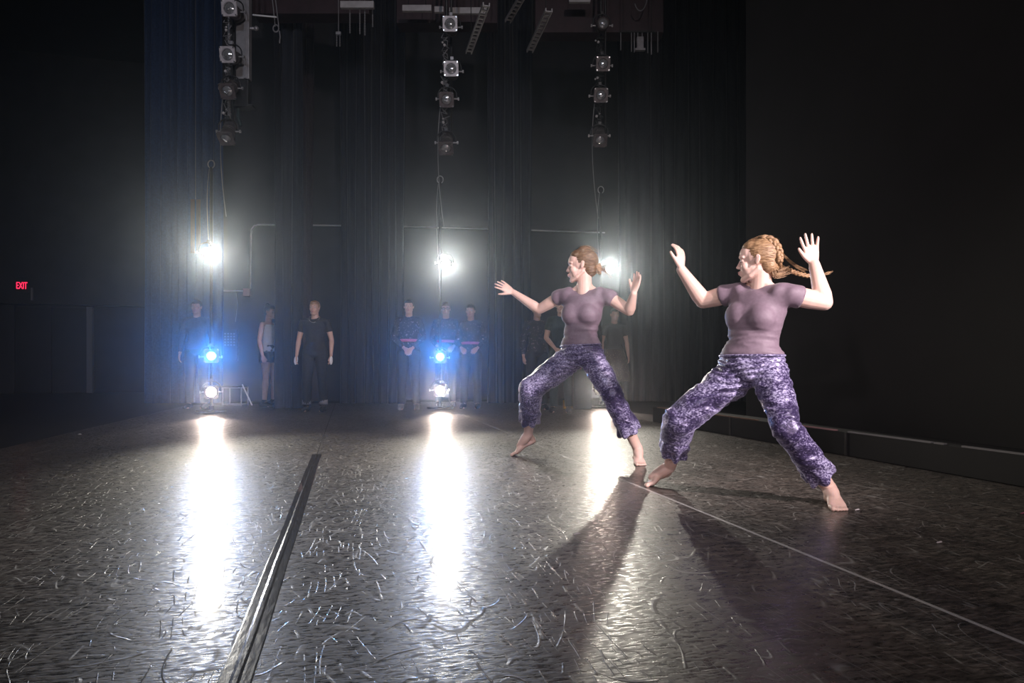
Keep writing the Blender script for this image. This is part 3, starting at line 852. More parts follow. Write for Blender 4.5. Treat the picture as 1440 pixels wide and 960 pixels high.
# ---- far dancer
z0 = 4.88
J2 = dict(k=1.0, bw=0.9, head_d=4.88, pelvis=P(817, 497, z0), waist=P(816, 474, z0), chest=P(820, 438, z0), neck=P(822, 406, z0),
          hipR=P(802, 504, 4.94), hipL=P(833, 503, 4.83), kneeR=P(747, 547, 4.98), kneeL=P(860, 554, 4.70), ankleR=P(743, 610, 5.17), ankleL=P(897, 631, 4.80),
          shR=P(793, 414, 4.96), shL=P(851, 414, 4.81), elbR=P(758, 435, 5.08), elbL=P(885, 437, 4.72), wriR=P(722, 411, 5.12), wriL=P(891, 413, 4.62), hemR=0.72, hemL=0.68, sleeve=0.08)
H2 = Head(P(817, 374, 4.88), cv(-0.97, 0.12, -0.06), cv(-0.03, 0.0, 1), 1.04)
dancer(J2, H2, 'far dancer in mauve t-shirt and velvet trousers, hair in a bun, lunging',
       [((J2['wriR'], cv(-0.85, -0.05, 0.52), cv(-0.2, 0.85, -0.4), True), dict(k=0.95, curls=(0.05, 0.1, 0.12, 0.15), fan=0.14, thumb=0.7)),
        ((J2['wriL'], cv(0.28, 0.15, 1), cv(-0.8, -0.5, 0.1), False), dict(k=0.98, curls=(0.12, 0.1, 0.12, 0.15), fan=0.05, thumb=0.4))],
       [(J2['ankleR'], P(749, 619, 5.22), P(726, 636, 5.2), P(717, 639, 5.2), cv(-0.3, -0.9, 0)),
        (J2['ankleL'], P(895, 643, 4.85), P(900, 652, 4.70), P(903, 656, 4.65), cv(-1, 0.1, 0))],
       hair_updo, {'R': (0.102, 0.088, 0.084, 0.074), 'L': (0.098, 0.074, 0.072, 0.08)}, 4.1)


# ------------------------------------------------------------------ people waiting in the far wing
def bystander(px, d, height, label, yaw=0.0, top=M_BLACKCLOTH, legs=M_BLACKCLOTH, hair=M_HAIRD, sleeves='short', arms='down', skirt=None, shorts=False,
              belt=None, glasses=False, necklace=False, shoes=M_BLACKCLOTH, socks=None, gloves=None, hair_style='short', lean=0.0, skin=M_SKIN2, wide=1.0):
    g = G(px, d); s = height / 1.70; fr = rot(-CD, UP, yaw); rt = np.cross(fr, UP)   # rt: the person's right
    rt = nrm(rt)
    q = lambda r, f, z: g + rt * r * s * wide + fr * f * s + UP * z * s
    root = empty('person', g); tag(root, label, 'person', 'people waiting in the far wing')
    J = dict(k=s, bw=wide, pelvis=q(0, 0, 0.92), waist=q(0, 0, 1.06), chest=q(0, 0.01, 1.24), neck=q(0, -0.01, 1.43), hipR=q(0.085, 0, 0.90), hipL=q(-0.085, 0, 0.90),
             kneeR=q(0.10, 0.02, 0.49), kneeL=q(-0.10, 0.02, 0.49), ankleR=q(0.115, 0, 0.08), ankleL=q(-0.115, 0, 0.08), shR=q(0.165, 0, 1.37), shL=q(-0.165, 0, 1.37))
    for n, sg in (('R', 1), ('L', -1)):
        if arms == 'down':
            J['elb' + n] = q(sg * 0.225, -0.01, 1.10); J['wri' + n] = q(sg * 0.235, 0.06, 0.86)
        elif arms == 'front':
            J['elb' + n] = q(sg * 0.225, 0.0, 1.11); J['wri' + n] = q(sg * 0.06, 0.16, 0.94)
        else:
            J['elb' + n] = q(sg * 0.23, -0.02, 1.10); J['wri' + n] = q(sg * 0.13, 0.14, 0.98)
    b = MB(); rings, rs, f_ = torso_rings(J, -0.004); b.ell_rings(rings, 18); add_limbs(b, J, s)
    hd = Head(q(0, 0.03, 1.585), fr + UP * lean, UP, s)
    top_ = hd.p(-0.022, 0, -0.03); b.tube([J['neck'] - UP * 0.03, top_], [0.056 * s, 0.052 * s], 14); hd.add(b)
    for n, sg in (('R', 1), ('L', -1)):
        fd = nrm(J['wri' + n] - J['elb' + n]); pn_ = nrm(-rt * sg + fr * -0.1) if arms == 'down' else -fr
        add_hand(b, J['wri' + n], fd, pn_, n == 'R', s, (0.4, 0.4, 0.4, 0.4), 0.03, 0.4)
        add_foot(b, J['ankle' + n], q(sg * 0.115, -0.05, 0.03), q(sg * 0.125, 0.10, 0.018), q(sg * 0.13, 0.17, 0.012), -rt * sg, s)
    b.fuse('body', skin, root, 0.008, 2)
    hd.features(root, M_IRIS)
    # top
    b = MB(); rings, rs, f_ = torso_rings(J, 0.014); b.ell_rings(rings[2:-1] if sleeves != 'none' else rings[2:-2], 20)
    if sleeves != 'none':
        for n in ('R', 'L'):
            sh, e, w = J['sh' + n], J['elb' + n], J['wri' + n]
            ptl = [J['chest'] * 0.25 + J['neck'] * 0.75, sh, sh * 0.45 + e * 0.55] + ([e, w * 0.9 + e * 0.1] if sleeves == 'long' else [])
            b.tube(ptl, [0.068 * s, 0.066 * s, 0.058 * s, 0.05 * s, 0.036 * s][:len(ptl)], 14, False)
    b.fuse('top', top, root, 0.009, 2, lambda p: 0.006 * n3(p, (9, 9, 14), px * 0.01))
    # legs
    b = MB(); rings, rs, f_ = torso_rings(J, 0.012)
    b.ell_rings(rings[:5], 20)
    for n in ('R', 'L'):
        h, kn, an = J['hip' + n], J['knee' + n], J['ankle' + n]
        if shorts: b.tube([h, h * 0.62 + kn * 0.38], [0.1 * s, 0.1 * s], 16, False)
        else: b.tube([h, h * 0.5 + kn * 0.5, kn, an + UP * 0.01], [0.1 * s, 0.088 * s, 0.072 * s, 0.062 * s], 16, False)
    b.fuse('shorts' if shorts else 'trousers', legs, root, 0.009, 2, lambda p: 0.006 * n3(p, (10, 10, 7), px * 0.02))
    if skirt is not None:
        b = MB(); t = np.linspace(0, 2 * math.pi, 36, endpoint=False)
        b.loft([q(0, 0, z) + np.outer(np.cos(t) * r * s, rt) + np.outer(np.sin(t) * r * 0.85 * s, -fr) + (np.sin(t * 9) * 0.012 * a)[:, None] * fr for z, r, a in ((0.42, 0.30, 1), (0.7, 0.25, 0.6), (0.98, 0.165, 0))])
        b.build('skirt', skirt, root, True)
    if belt is not None:
        b = MB(); c, u, v = torso_rings(J, 0.022)[0][4]; b.tube([c + u * math.cos(a) + v * math.sin(a) for a in np.linspace(0, 2 * math.pi, 31)], 0.022 * s, 8, False); b.build('belt', belt, root, True)
    for n, sg in (('R', 1), ('L', -1)):
        b = MB(); hl, bl = q(sg * 0.115, -0.05, 0.04), q(sg * 0.125, 0.10, 0.03)
        b.tube([hl, (hl + bl) / 2 + UP * 0.012, bl, q(sg * 0.13, 0.155, 0.026)], [0.042 * s, 0.046 * s, 0.044 * s, 0.03 * s], 14)
        b.tube([J['ankle' + n] + UP * 0.02, hl + fr * 0.02], [0.045 * s, 0.042 * s], 12)
        sv = MB(); sv.v = [np.where(np.arange(3)[None] == 2, np.maximum(x, 0.002), x) for x in b.v]; sv.f = b.f; sv.n = b.n
        sv.build('shoe', shoes, root, True)
        if socks is not None:
            b = MB(); b.tube([J['ankle' + n] + UP * 0.03, J['ankle' + n] + UP * 0.10], 0.066 * s, 14, False); b.build('trouser_cuff', socks, root, True)
        if gloves is not None:
            b = MB(); w = J['wri' + n]; fd = nrm(w - J['elb' + n]); b.ellipsoid(w + fd * 0.075, np.array([fd * 0.075, np.cross(fd, rt) * 0.045, rt * 0.026]) * s); b.build('glove', gloves, root, True)
    hb = MB()
    hb.ellipsoid(hd.p(-0.026, 0, 0.036), hd.ax(0.094, 0.080, 0.086), 18, 12); hb.ellipsoid(hd.p(0.022, 0, 0.066), hd.ax(0.066, 0.062, 0.046)); hb.ellipsoid(hd.p(-0.055, 0, -0.015), hd.ax(0.058, 0.064, 0.06))
    if hair_style == 'long': hb.tube([hd.p(-0.06, 0, 0.0), hd.p(-0.075, 0, -0.10), hd.p(-0.07, 0, -0.2)], [0.065 * s, 0.06 * s, 0.045 * s], 14)
    if hair_style == 'bun': hb.sphere(hd.p(-0.06, 0, 0.12), 0.038 * s)
    hb.fuse('hair', hair, root, 0.007, 1, comb(hd, px * 0.1, 0.004))
    if glasses:
        b = MB()
        for sg in (-1, 1): b.tube([hd.p(0.092, sg * 0.032 + 0.022 * math.cos(a), 0.004 + 0.017 * math.sin(a)) for a in np.linspace(0, 2 * math.pi, 17)], 0.0028, 5, False); b.tube([hd.p(0.09, sg * 0.054, 0.008), hd.p(-0.01, sg * 0.078, 0.008)], 0.0025, 5)
        b.tube([hd.p(0.094, -0.011, 0.006), hd.p(0.094, 0.011, 0.006)], 0.0028, 5); b.build('glasses', M_IRIS, root, True)
    if necklace:
        b = MB(); b.tube([J['neck'] + rt * 0.085 * math.sin(a) + fr * (0.02 + 0.09 * math.cos(a) * (1 if math.cos(a) > 0 else .6)) - UP * (0.0 + 0.10 * max(0, math.cos(a))) + UP * 0.03 for a in np.linspace(0, 2 * math.pi, 31)], 0.006, 6, False); b.build('necklace', M_CHROME, root, True)
    return root


bystander(277, 11.3, 1.79, 'person in a dark blue jacket standing behind the leftmost light boom', 0.15, top=M_NAVY, sleeves='long', hair=M_HAIRD)
bystander(378, 11.7, 1.74, 'person in a white sleeveless top and black shorts half hidden by a drape', 1.25, top=M_WHITECLOTH, sleeves='none', shorts=True, hair_style='bun', skin=M_SKIN2)
bystander(443, 10.5, 1.70, 'man in black t-shirt and necklace standing alone between two drapes', 0.0, hair=M_HAIR, necklace=True, socks=M_CABLE, gloves=M_WHITECLOTH, wide=1.12)
bystander(575, 11.0, 1.77, 'leftmost of three people in dark tops, hands clasped, left of the middle boom', 0.1, top=M_PATTERN, sleeves='long', arms='front', belt=M_PINK, shoes=M_CABLE, hair_style='long')
bystander(627, 11.8, 1.80, 'person with glasses in a dark patterned top behind the middle boom', 0.05, top=M_PATTERN, sleeves='long', arms='hips', belt=M_PINK, glasses=True, hair=M_HAIR2)
bystander(662, 11.3, 1.72, 'rightmost of three people in dark tops, right of the middle boom', -0.1, top=M_PATTERN, sleeves='long', arms='hips', belt=M_PINK, hair_style='long')
bystander(755, 11.0, 1.70, 'person with a patterned dark sleeve below the far dancer\'s outstretched arm', 0.2, top=M_PATTERN, sleeves='long')
bystander(789, 10.3, 1.72, 'person in a dark teal t-shirt hidden behind the far dancer\'s torso', -0.2, top=M_TEAL, legs=M_TEAL, hair=M_HAIR2, arms='front')
bystander(864, 12.3, 1.74, 'dim person in a sequined brown skirt right of the far dancer', 0.1, top=M_BLACKCLOTH, sleeves='short', skirt=M_SEQ)

# ================================================================== lamps and rigging
def stage_lamp(c, f, label, lit=None, watts=0, frame=True, bright=True, size=0.19, group=None, aim=None, spread=60, cat='stage lamp', estr=60, yoke_up=True, pole=None):
    """c: centre of the front lens, f: facing direction"""
    c = np.asarray(c, float); f = nrm(f); s = nrm(np.cross(f, UP)); w = np.cross(s, f); k = size / 0.19
    root = empty('stage_lamp', c - f * 0.12 * k - UP * 0.02)
    tag(root, label, cat, group)
    h = MB(); prof = [(-0.30, 0.035), (-0.285, 0.055), (-0.22, 0.066), (-0.21, 0.074), (-0.10, 0.078), (-0.095, 0.086), (-0.02, 0.088), (0.0, 0.088)]
    t = np.linspace(0, 2 * math.pi, 24, endpoint=False)
    h.loft([c + f * z * k + np.outer(np.cos(t), s * r * k) + np.outer(np.sin(t), w * r * k) for z, r in [(z, r) for z, r in prof]][::1] if np.dot(np.cross(s, w), f) > 0 else
           [c + f * z * k + np.outer(np.cos(t), w * r * k) + np.outer(np.sin(t), s * r * k) for z, r in prof])
    for q in (-0.26, -0.16, -0.13):
        h.cyl(c + f * q * k, c + f * (q + 0.012) * k, 0.082 * k, 20)
    h.build('housing', M_HOUSING, root, True)
    R = 0.066 * k
    if frame:
        fr = MB(); n = 32; hs = size / 2; out = []; inn = []
        for i in range(n):
            a = 2 * math.pi * (i + 0.5) / n; m_ = hs / max(abs(math.cos(a)), abs(math.sin(a)))
            out.append((math.cos(a) * m_, math.sin(a) * m_)); inn.append((math.cos(a) * R * 1.12, math.sin(a) * R * 1.12))
        u, v = (s, w) if np.dot(np.cross(s, w), f) > 0 else (w, s)
        ring = lambda q, z: np.array([c + f * z + u * a + v * b for a, b in q])
        vs = [ring(inn, 0.0), ring(out, 0.0), ring(out, 0.022 * k), ring(inn, 0.022 * k)]
        fs = []
        for r in range(4):
            for i in range(n):
                j = (i + 1) % n; r2 = (r + 1) % 4
                fs.append((r * n + i, r * n + j, r2 * n + j, r2 * n + i))
        fr.add(np.concatenate(vs), fs)
        fo = fr.build('colour_frame', M_FRAME if bright else M_FRAMED, root)
        for a in (-1, 1):
            for bq in (-1, 1):
                cl = MB(); cl.box(c + f * 0.026 * k + s * a * hs * 0.86 + w * bq * hs * 0.86, s * 0.008, w * 0.008, f * 0.006); cl.build('frame_clip', M_CHROME, fo)
    # rim and lens
    rim = MB(); rim.tube([c + f * 0.012 * k + s * math.cos(a) * R * 1.06 + w * math.sin(a) * R * 1.06 for a in np.linspace(0, 2 * math.pi, 25)], 0.006 * k, 6, False)
    rim.build('lens_rim', M_STEEL if bright else M_FRAMED, root, True)
    le = MB(); u, v = (s, w) if np.dot(np.cross(s, w), f) > 0 else (w, s); rings = []
    for q in (1.0, 0.85, 0.6, 0.3, 0.04):
        rings.append(c + f * (0.006 + 0.022 * (1 - q * q)) * k + np.outer(np.cos(t), u * R * q) + np.outer(np.sin(t), v * R * q))
    le.loft(rings)
    if lit is None:
        lm_ = M_LENS
    else:
        lm_ = mat('lit_lens_%d_%d_%d' % tuple(int(x * 99) for x in lit), (0.8, 0.8, 0.8), 0.2, emit=lit, estr=estr)
    le.build('lens', lm_, root, True)
    if lit is None:        # filament and reflector glimpsed behind the glass
        fi = MB(); fi.sphere(c + f * 0.026 * k - w * 0.018 * k + s * 0.01 * k, 0.011 * k); fi.tube([c + f * 0.028 * k + s * x * 0.03 * k - w * 0.02 * k * (1 - x * x) for x in (-1, -.5, 0, .5, 1)], 0.004 * k, 6)
        fi.build('bulb_glint', M_CHROME, root, True)
    # yoke, knobs, clamp
    yu = UP if yoke_up else -UP
    back = c - f * 0.13 * k; yk = MB(); pts = []
    yb = nrm(yu - f * np.dot(yu, f) * 0.3)
    for a in np.linspace(0, math.pi, 13):
        pts.append(back + s * math.cos(a) * 0.125 * k + yb * (math.sin(a) ** 0.6) * 0.15 * k)
    yk.tube(pts, 0.009 * k, 8); yk.build('yoke', M_METALBLK, root, True)
    for a in (-1, 1):
        kb = MB(); p = back + s * a * 0.125 * k; kb.cyl(p - s * a * 0.04 * k, p + s * a * 0.03 * k, 0.009 * k, 8); kb.cyl(p + s * a * 0.012 * k, p + s * a * 0.03 * k, 0.02 * k, 10)
        kb.build('knob', M_STEEL, root)
    cb = MB(); p = back + yb * 0.165 * k; cb.box(p, s * 0.02 * k, f * 0.028 * k, yb * 0.024 * k); cb.cyl(p + f * 0.0, p + f * 0.055 * k, 0.008 * k, 8)
    if pole is not None:
        e = np.array([pole[0], pole[1], p[2]]); d_ = nrm(e - p); e = e - d_ * 0.024
        cb = MB(); cb.box(p, s * 0.02 * k, nrm(np.cross(s, yb)) * 0.02 * k, yb * 0.02 * k); cb.build('yoke_block', M_STEEL if bright else M_METALBLK, root)
        cb = MB(); cb.tube([p, e], 0.011, 8)
    cb.build('clamp', M_STEEL if bright else M_METALBLK, root)
    if lit is not None:
        spot('lamp_beam', c + f * 0.05 * k, aim if aim is not None else c + f * 3, watts, lit, spread, 0.6, 0.05 * k)
    return root


WHITE, BLUE, WARM = (1.0, 0.95, 0.82), (0.06, 0.33, 1.0), (1.0, 0.80, 0.68)
BOOMS = [('left', 297, 10.4, 295, 357), ('middle', 619, 11.25, 627, 371), ('right', 845, 11.9, 858, 378)]
for side, px, d, lpx, lpy in BOOMS:
    g = G(px, d); bz = empty('light_boom', g)
    tag(bz, '%s black light boom pole standing on the far side of the floor' % dict(left='leftmost', middle='middle', right='rightmost')[side], 'light stand', 'far wing light booms')
    b = MB(); b.cyl(g + UP * 0.03, g + UP * 3.72, 0.022, 12); b.build('pole', M_METALBLK, bz, True)
    b = MB(); b.cyl(g, g + UP * 0.03, 0.22, 24); b.cyl(g + UP * 0.03, g + UP * 0.09, 0.04, 14); b.build('base_plate', M_METALBLK, bz, bevel=0.004)
    b = MB(); b.tube([g + UP * 3.77 + CX * math.cos(a) * 0.05 + UP * math.sin(a) * 0.06 for a in np.linspace(0, 2 * math.pi, 17)], 0.009, 6, False); b.build('hanging_ring', M_STEEL, bz, True)
    b = MB(); b.tube(bez(g + UP * 3.7 - CX * 0.03, g + UP * 3.2 - CX * 0.09, g + UP * 2.9 - CX * 0.05, g + UP * 2.4 - CX * 0.03), 0.006, 6); b.build('cable', M_CABLE, bz, True)
    ctr = G(720, 2.0)
    hs = [('high', 2.41, WHITE, 380, 130, (1.9, 3.0, 0.6)), ('middle-height', 0.85, BLUE, 420, 9, (0.6, 1.5, 0.7)), ('shin-height', 0.30, WARM, 150, 110, (0.6, 1.5, 0.4))]
    for hn, hz, colr, wt, es, aim in hs:
        if side == 'right' and hn == 'middle-height': continue
        q = P(lpx, lpy, d - 0.45) if hn == 'high' else P(px, HOR + (CAMH - hz) / d * FPX, d - 0.45)
        ax = np.array([q[0] * 0.5 + 0.4, 2.0, 0.5 if hn == 'high' else 0.4])
        if hn == 'high': ax = np.array([{'left': 0.6, 'middle': 1.4, 'right': 2.2}[side], 3.2, 0.7])
        if hn == 'middle-height': ax = q + nrm(np.array([0.6, 0.5, q[2]]) - q) * 8 + UP * 0.62
        stage_lamp(q, ax - q, 'lit %s lamp on the %s light boom, %s' % (hn, dict(left='leftmost', middle='middle', right='rightmost')[side], {'high': 'glaring white', 'middle-height': 'deep blue', 'shin-height': 'warm white near the floor'}[hn]),
                   lit=colr, watts=wt, frame=(hn != 'high'), bright=False, size=0.2, group='lit lamps on the far booms', pole=g, aim=ax, spread=30 if hn == 'middle-height' else 46, estr=es)

# hanging side-light ladders
LADDERS = [('left', 8.5, 322, [(323, 12, 0, 1), (320.5, 77, 5, 1), (320, 128, 28, 0), (318, 194, 50, 0)]),
           ('middle', 8.9, 628, [(633, 34, 0, 1), (634.5, 97, 0, 1), (628, 140, 16, 0), (627, 208, 42, 0)]),
           ('right', 9.4, 845, [(848, 33, 5, 0), (848, 90, 5, 0), (845, 134, 8, 0), (844, 197, 38, 0)])]
ORD = ['topmost', 'second from top', 'third from top', 'lowest']
for side, d, px, lamps in LADDERS:
    bot = P(px, lamps[-1][1] + 4, d + 0.42); top = np.array([bot[0], bot[1], 9.0])
    lad = empty('lamp_ladder', (bot[0], bot[1], bot[2]))
    tag(lad, '%s hanging pipe ladder carrying four unlit lamps' % dict(left='leftmost', middle='middle', right='rightmost')[side], 'lighting ladder', 'hanging lamp ladders')
    b = MB(); b.cyl(bot, top, 0.02, 10); b.build('pipe', M_STEEL if side == 'left' else M_METALBLK, lad, True)
    b = MB(); o2 = CX * 0.065; b.cyl(bot + o2, top + o2, 0.016, 8); b.build('pipe', M_METALBLK, lad, True)
    for k in range(8):
        z = bot + UP * 0.42 * (k + 0.5); b = MB(); b.cyl(z, z + o2, 0.011, 8); b.build('rung', M_METALBLK, lad, True)
    rnd = random.Random(hash(side) % 1000 if False else len(side))
    for k in range(3):      # looped, tied cable between the lamps
        y0, y1 = lamps[k][1] + 12, lamps[k + 1][1] - 10; pts = []
        for i in range(26):
            s_ = i / 25; pts.append(P(px - 2 + 5 * math.sin(i * 1.7 + k) + rnd.uniform(-2, 2), y0 + (y1 - y0) * s_ + 4 * math.sin(i * 2.3), d + 0.12 + 0.03 * math.cos(i * 1.3)))
        b = MB(); b.tube(pts, 0.006, 6); b.build('cable_bundle', M_CABLE if side != 'right' else M_RUBBER, lad, True)
        b = MB(); m_ = pts[13]; b.sphere(m_, 0.018); b.sphere(pts[6], 0.013); b.build('cable_plug', M_WHITEPAINT, lad, True)
    hang = bez(P(px - 9, lamps[2][1] + 12, d + .15), P(px - 15, lamps[3][1], d + .2), P(px - 12, lamps[3][1] + 50, d + .3), P(px - 4, lamps[3][1] + 110, d + .4), 18)
    b = MB(); b.tube(hang, 0.006, 6); b.build('hanging_cable', M_CABLE, lad, True)
    for (lx, ly, down, br), on in zip(lamps, ORD):
        a = math.radians(down); f = -CD * math.cos(a) * 1.0 - UP * math.sin(a) - UP * 0.18
        stage_lamp(P(lx, ly, d), f, 'unlit hanging stage lamp, %s on the %s ladder' % (on, dict(left='leftmost', middle='middle', right='rightmost')[side]), bright=bool(br), frame=not (side == 'right' and on == 'topmost'), size=0.19, pole=bot, group='unlit lamps on the hanging ladders')

# grey post beside the left ladder
pt, pb = P(343, 16, 8.9), P(343, 113, 8.9)
gp = empty('hanging_post', pb); tag(gp, 'pale grey steel post hanging beside the leftmost lamp ladder', 'post')
b = MB(); b.box((pt + pb) / 2 + UP * 0.3, CX * 0.085, CD * 0.05, UP * (np.linalg.norm(pt - pb) / 2 + 0.3)); b.build('post_body', M_STEEL, gp, bevel=0.006)
b = MB(); b.box((pt + pb) / 2 - CD * 0.06 + CX * 0.04 + UP * 0.3, CX * 0.012, CD * 0.012, UP * (np.linalg.norm(pt - pb) / 2 + 0.3)); b.build('edge_rail', M_STEEL, gp)
for q in (-0.05, 0.05):
    b = MB(); p_ = pt + CX * q + UP * 0.5; b.cyl(p_, np.array([p_[0], p_[1], 9.0]), 0.006, 6); b.build('hanger_cable', M_RUBBER, gp, True)
c = P(342, 134, 8.9); b = MB(); b.box(c, CX * 0.085, CD * 0.06, UP * 0.19); b.build('dark_socket_box', M_METALBLK, gp, bevel=0.008)
c = P(345, 151, 8.85); b = MB(); b.box(c, CX * 0.12, CD * 0.08, UP * 0.012); b.build('shelf_bracket', M_METALBLK, gp)
c = P(335, 165, 8.85); b = MB(); b.tube([c + UP * 0.12, c, c - UP * 0.1 + CX * 0.03], 0.02, 8); b.build('plug', M_TEAL, gp, True)
c = P(354, 40, 8.9); b = MB(); b.cyl(c - CX * 0.08, c + CX * 0.06, 0.02, 10); b.sphere(c + CX * 0.06, 0.032); b.build('knob', M_STEEL, gp, True)
c0, c1 = P(356, 21, 8.9), P(388, 24, 8.9); b = MB(); b.tube([c0, c1], 0.011, 8); b.build('side_arm', M_CONDUIT, gp, True)

# bridle cables and hook
hk = empty('rigging_hook', P(391, 50, 9.0)); tag(hk, 'steel rigging hook on two slanting cables right of the grey post', 'hook')
for x0 in (377, 384):
    b = MB(); b.tube([P(x0, -60, 9.0), P(x0 + 4 if x0 < 380 else x0 + 1, -20, 9.0), P(392 if x0 > 380 else 387, 37, 9.0)], 0.007, 6); b.build('cable', M_CABLE, hk, True)
b = MB(); b.tube([P(388 + 4 * math.cos(a), 40 + 5 * math.sin(a), 9.0) for a in np.linspace(0, 2 * math.pi, 15)], 0.009, 6, False); b.tube([P(393, 44, 9.0), P(394, 52, 9.0), P(393, 60, 9.0)], 0.009, 6); b.build('hook', M_CABLE, hk, True)

# overhead beams
def beam(name, px0, px1, y0, y1, d, m, label, cat='beam', depth=0.12, dd=0.0):
    a, c = P(px0, (y0 + y1) / 2, d), P(px1, (y0 + y1) / 2, d + dd); h = (y1 - y0) / 2 / FPX * d
    t = c - a; L = np.linalg.norm(t); t = t / L
    o = empty(name, (a + c) / 2 - UP * h)
    b = MB(); b.box((a + c) / 2, t * L / 2, np.cross(t, UP) * depth, UP * h); b.build('bar', m, o, bevel=0.006)
    for q in ((a * 0.8 + c * 0.2), (a * 0.2 + c * 0.8)):
        b = MB(); b.cyl(q + UP * h * 0.9, np.array([q[0], q[1], 9.0]), 0.006, 6); b.build('hanger_cable', M_RUBBER, o, True)
    tag(o, label, cat); return o


beam('overhead_beam', 360, 522, -40, 26, 10.6, M_PLUM, 'dark plum overhead beam with a reddish lower edge, upper left', depth=0.15)
beam('overhead_beam', 560, 700, -30, 39, 10.6, M_PLUM, 'dark plum overhead beam behind the middle ladder', depth=0.15)
beam('overhead_beam', 752, 930, -30, 52, 10.6, M_PLUM, 'dark plum overhead beam behind the rightmost ladder', depth=0.15)
for x0, x1, y0, y1, l in ((479, 526, 2.5, 12, 'short white-painted batten left of the middle ladder'), (566, 607, 8, 16.5, 'white-painted batten segment left of the middle ladder lamp'),
                          (611, 624, 10, 18, 'tiny white-painted batten segment just left of the middle ladder lamp'), (632, 684, 11.5, 20, 'white-painted batten segment right of the middle ladder lamp'),
                          (800, 830, -6, 4, 'white-painted batten at the top edge left of the rightmost ladder')):
    beam('white_batten', x0, x1, y0, y1, 10.0, M_WHITEPAINT, l, 'batten', depth=0.03)


def rail(px0, py0, d0, px1, py1, label):
    a = P(px0, py0, d0); c = P(px1, py1, d0 * (HOR - py0) / (HOR - py1)); t = c - a; L = np.linalg.norm(t); t = t / L; s = nrm(np.cross(t, UP))
    root = empty('cable_rail', a); tag(root, label, 'cable tray', 'slanting cable trays overhead')
    for q in (-1, 1):
        b = MB(); b.box((a + c) / 2 + s * q * 0.035, t * L / 2, s * 0.006, UP * 0.02); b.build('side_rail', M_STEEL, root)
    for q in (a * 0.85 + c * 0.15, a * 0.15 + c * 0.85):
        b = MB(); b.cyl(q, np.array([q[0], q[1], 9.0]), 0.005, 6); b.build('hanger_cable', M_RUBBER, root, True)
    n = max(4, int(L / 0.09))
    for i in range(n):
        b = MB(); b.box(a + t * L * (i + 0.5) / n, t * 0.018, s * 0.03, UP * 0.006); b.build('rung', M_STEEL, root)


rail(684, 6, 7.6, 659, 74, 'slanting cable tray right of the middle ladder')
rail(772, 14, 7.6, 745, 72, 'longer slanting cable tray left of the rightmost ladder')
rail(735, -6, 8.2, 714, 30, 'dim slanting cable tray between the other two trays')

for i, (x, y0, y1) in enumerate(((492, 18, 47), (506, 18, 48), (513, 16, 50), (524, 20, 38))):
    b = MB(); n = 9
    for k in range(n):
        p = P(x, y0 + (y1 - y0) * (k + 0.5) / n, 10.0); b.ellipsoid(p, np.array([CX * 0.012, CD * 0.008, UP * 0.02 * (y1 - y0) / 30]), 8, 6)
    b.tube([P(x, -10, 10.0), P(x, y1, 10.0)], 0.004, 6)
    o = b.build('hanging_chain', M_CABLE, None, True, loc=P(x, y1, 10)); tag(o, 'thin chain hanging under the short white batten, %s of four' % ['leftmost', 'second', 'third', 'rightmost'][i], 'chain', 'chains under the short batten')
tw = empty('twin_chain', P(476, 66, 9.6)); tag(tw, 'short beaded double chain left of the short white batten', 'chain')
b = MB(); b.tube([P(476, -10, 9.6), P(476, 46, 9.6)], 0.004, 6); b.box(P(476, 47, 9.6), CX * 0.035, CD * 0.015, UP * 0.02); b.build('hanger', M_STEEL, tw)
for x in (473.5, 478):
    b = MB()
    for k in range(7): b.sphere(P(x, 50 + k * 2.4, 9.6), 0.009, 8, 6)
    b.build('bead_string', M_STEEL, tw, True)

rk = empty('hanging_rack', P(896, 76, 10.2)); tag(rk, 'hanging rack of thin vertical rods right of the rightmost ladder', 'rack')
b = MB(); b.box(P(896, 45, 10.2), CX * 0.27, CD * 0.02, UP * 0.012); b.build('top_bar', M_METALBLK, rk)
for x in (876, 916):
    q = P(x, 45, 10.2); b = MB(); b.cyl(q, np.array([q[0], q[1], 9.0]), 0.005, 6); b.build('hanger_cable', M_RUBBER, rk, True)
for x, y1, m in ((873, 70, M_CABLE), (888, 72, M_CABLE), (892, 73, M_STEEL), (897, 70, M_CABLE), (903, 70, M_STEEL), (911, 74, M_CABLE), (916, 76, M_STEEL), (925, 73, M_CABLE)):
    b = MB(); b.tube([P(x, 45, 10.2), P(x, y1, 10.2)], 0.009, 6); b.build('rod', m, rk, True)
b = MB(); b.box(P(900, 61, 10.15), CX * 0.05, CD * 0.03, UP * 0.09); b.box(P(900, 70, 10.15), CX * 0.075, CD * 0.03, UP * 0.015); b.build('bracket', M_STEEL, rk, bevel=0.004)
b = MB(); b.tube(bez(P(893, 6, 10.1), P(897, 20, 10.1), P(908, 20, 10.1), P(911, -8, 10.1)), 0.009, 6)
tag(b.build('cable_loop', M_CABLE, None, True, loc=P(900, 14, 10.1)), 'pale cable loop drooping from the top right beam', 'cable')

# conduit, boxes and small things on the far wall
YF = WALL_Y - 0.03


def onwall(px, py):
    u = (px - 720) / FPX; d = YF / (CA - u * SA); return P(px, py, d)


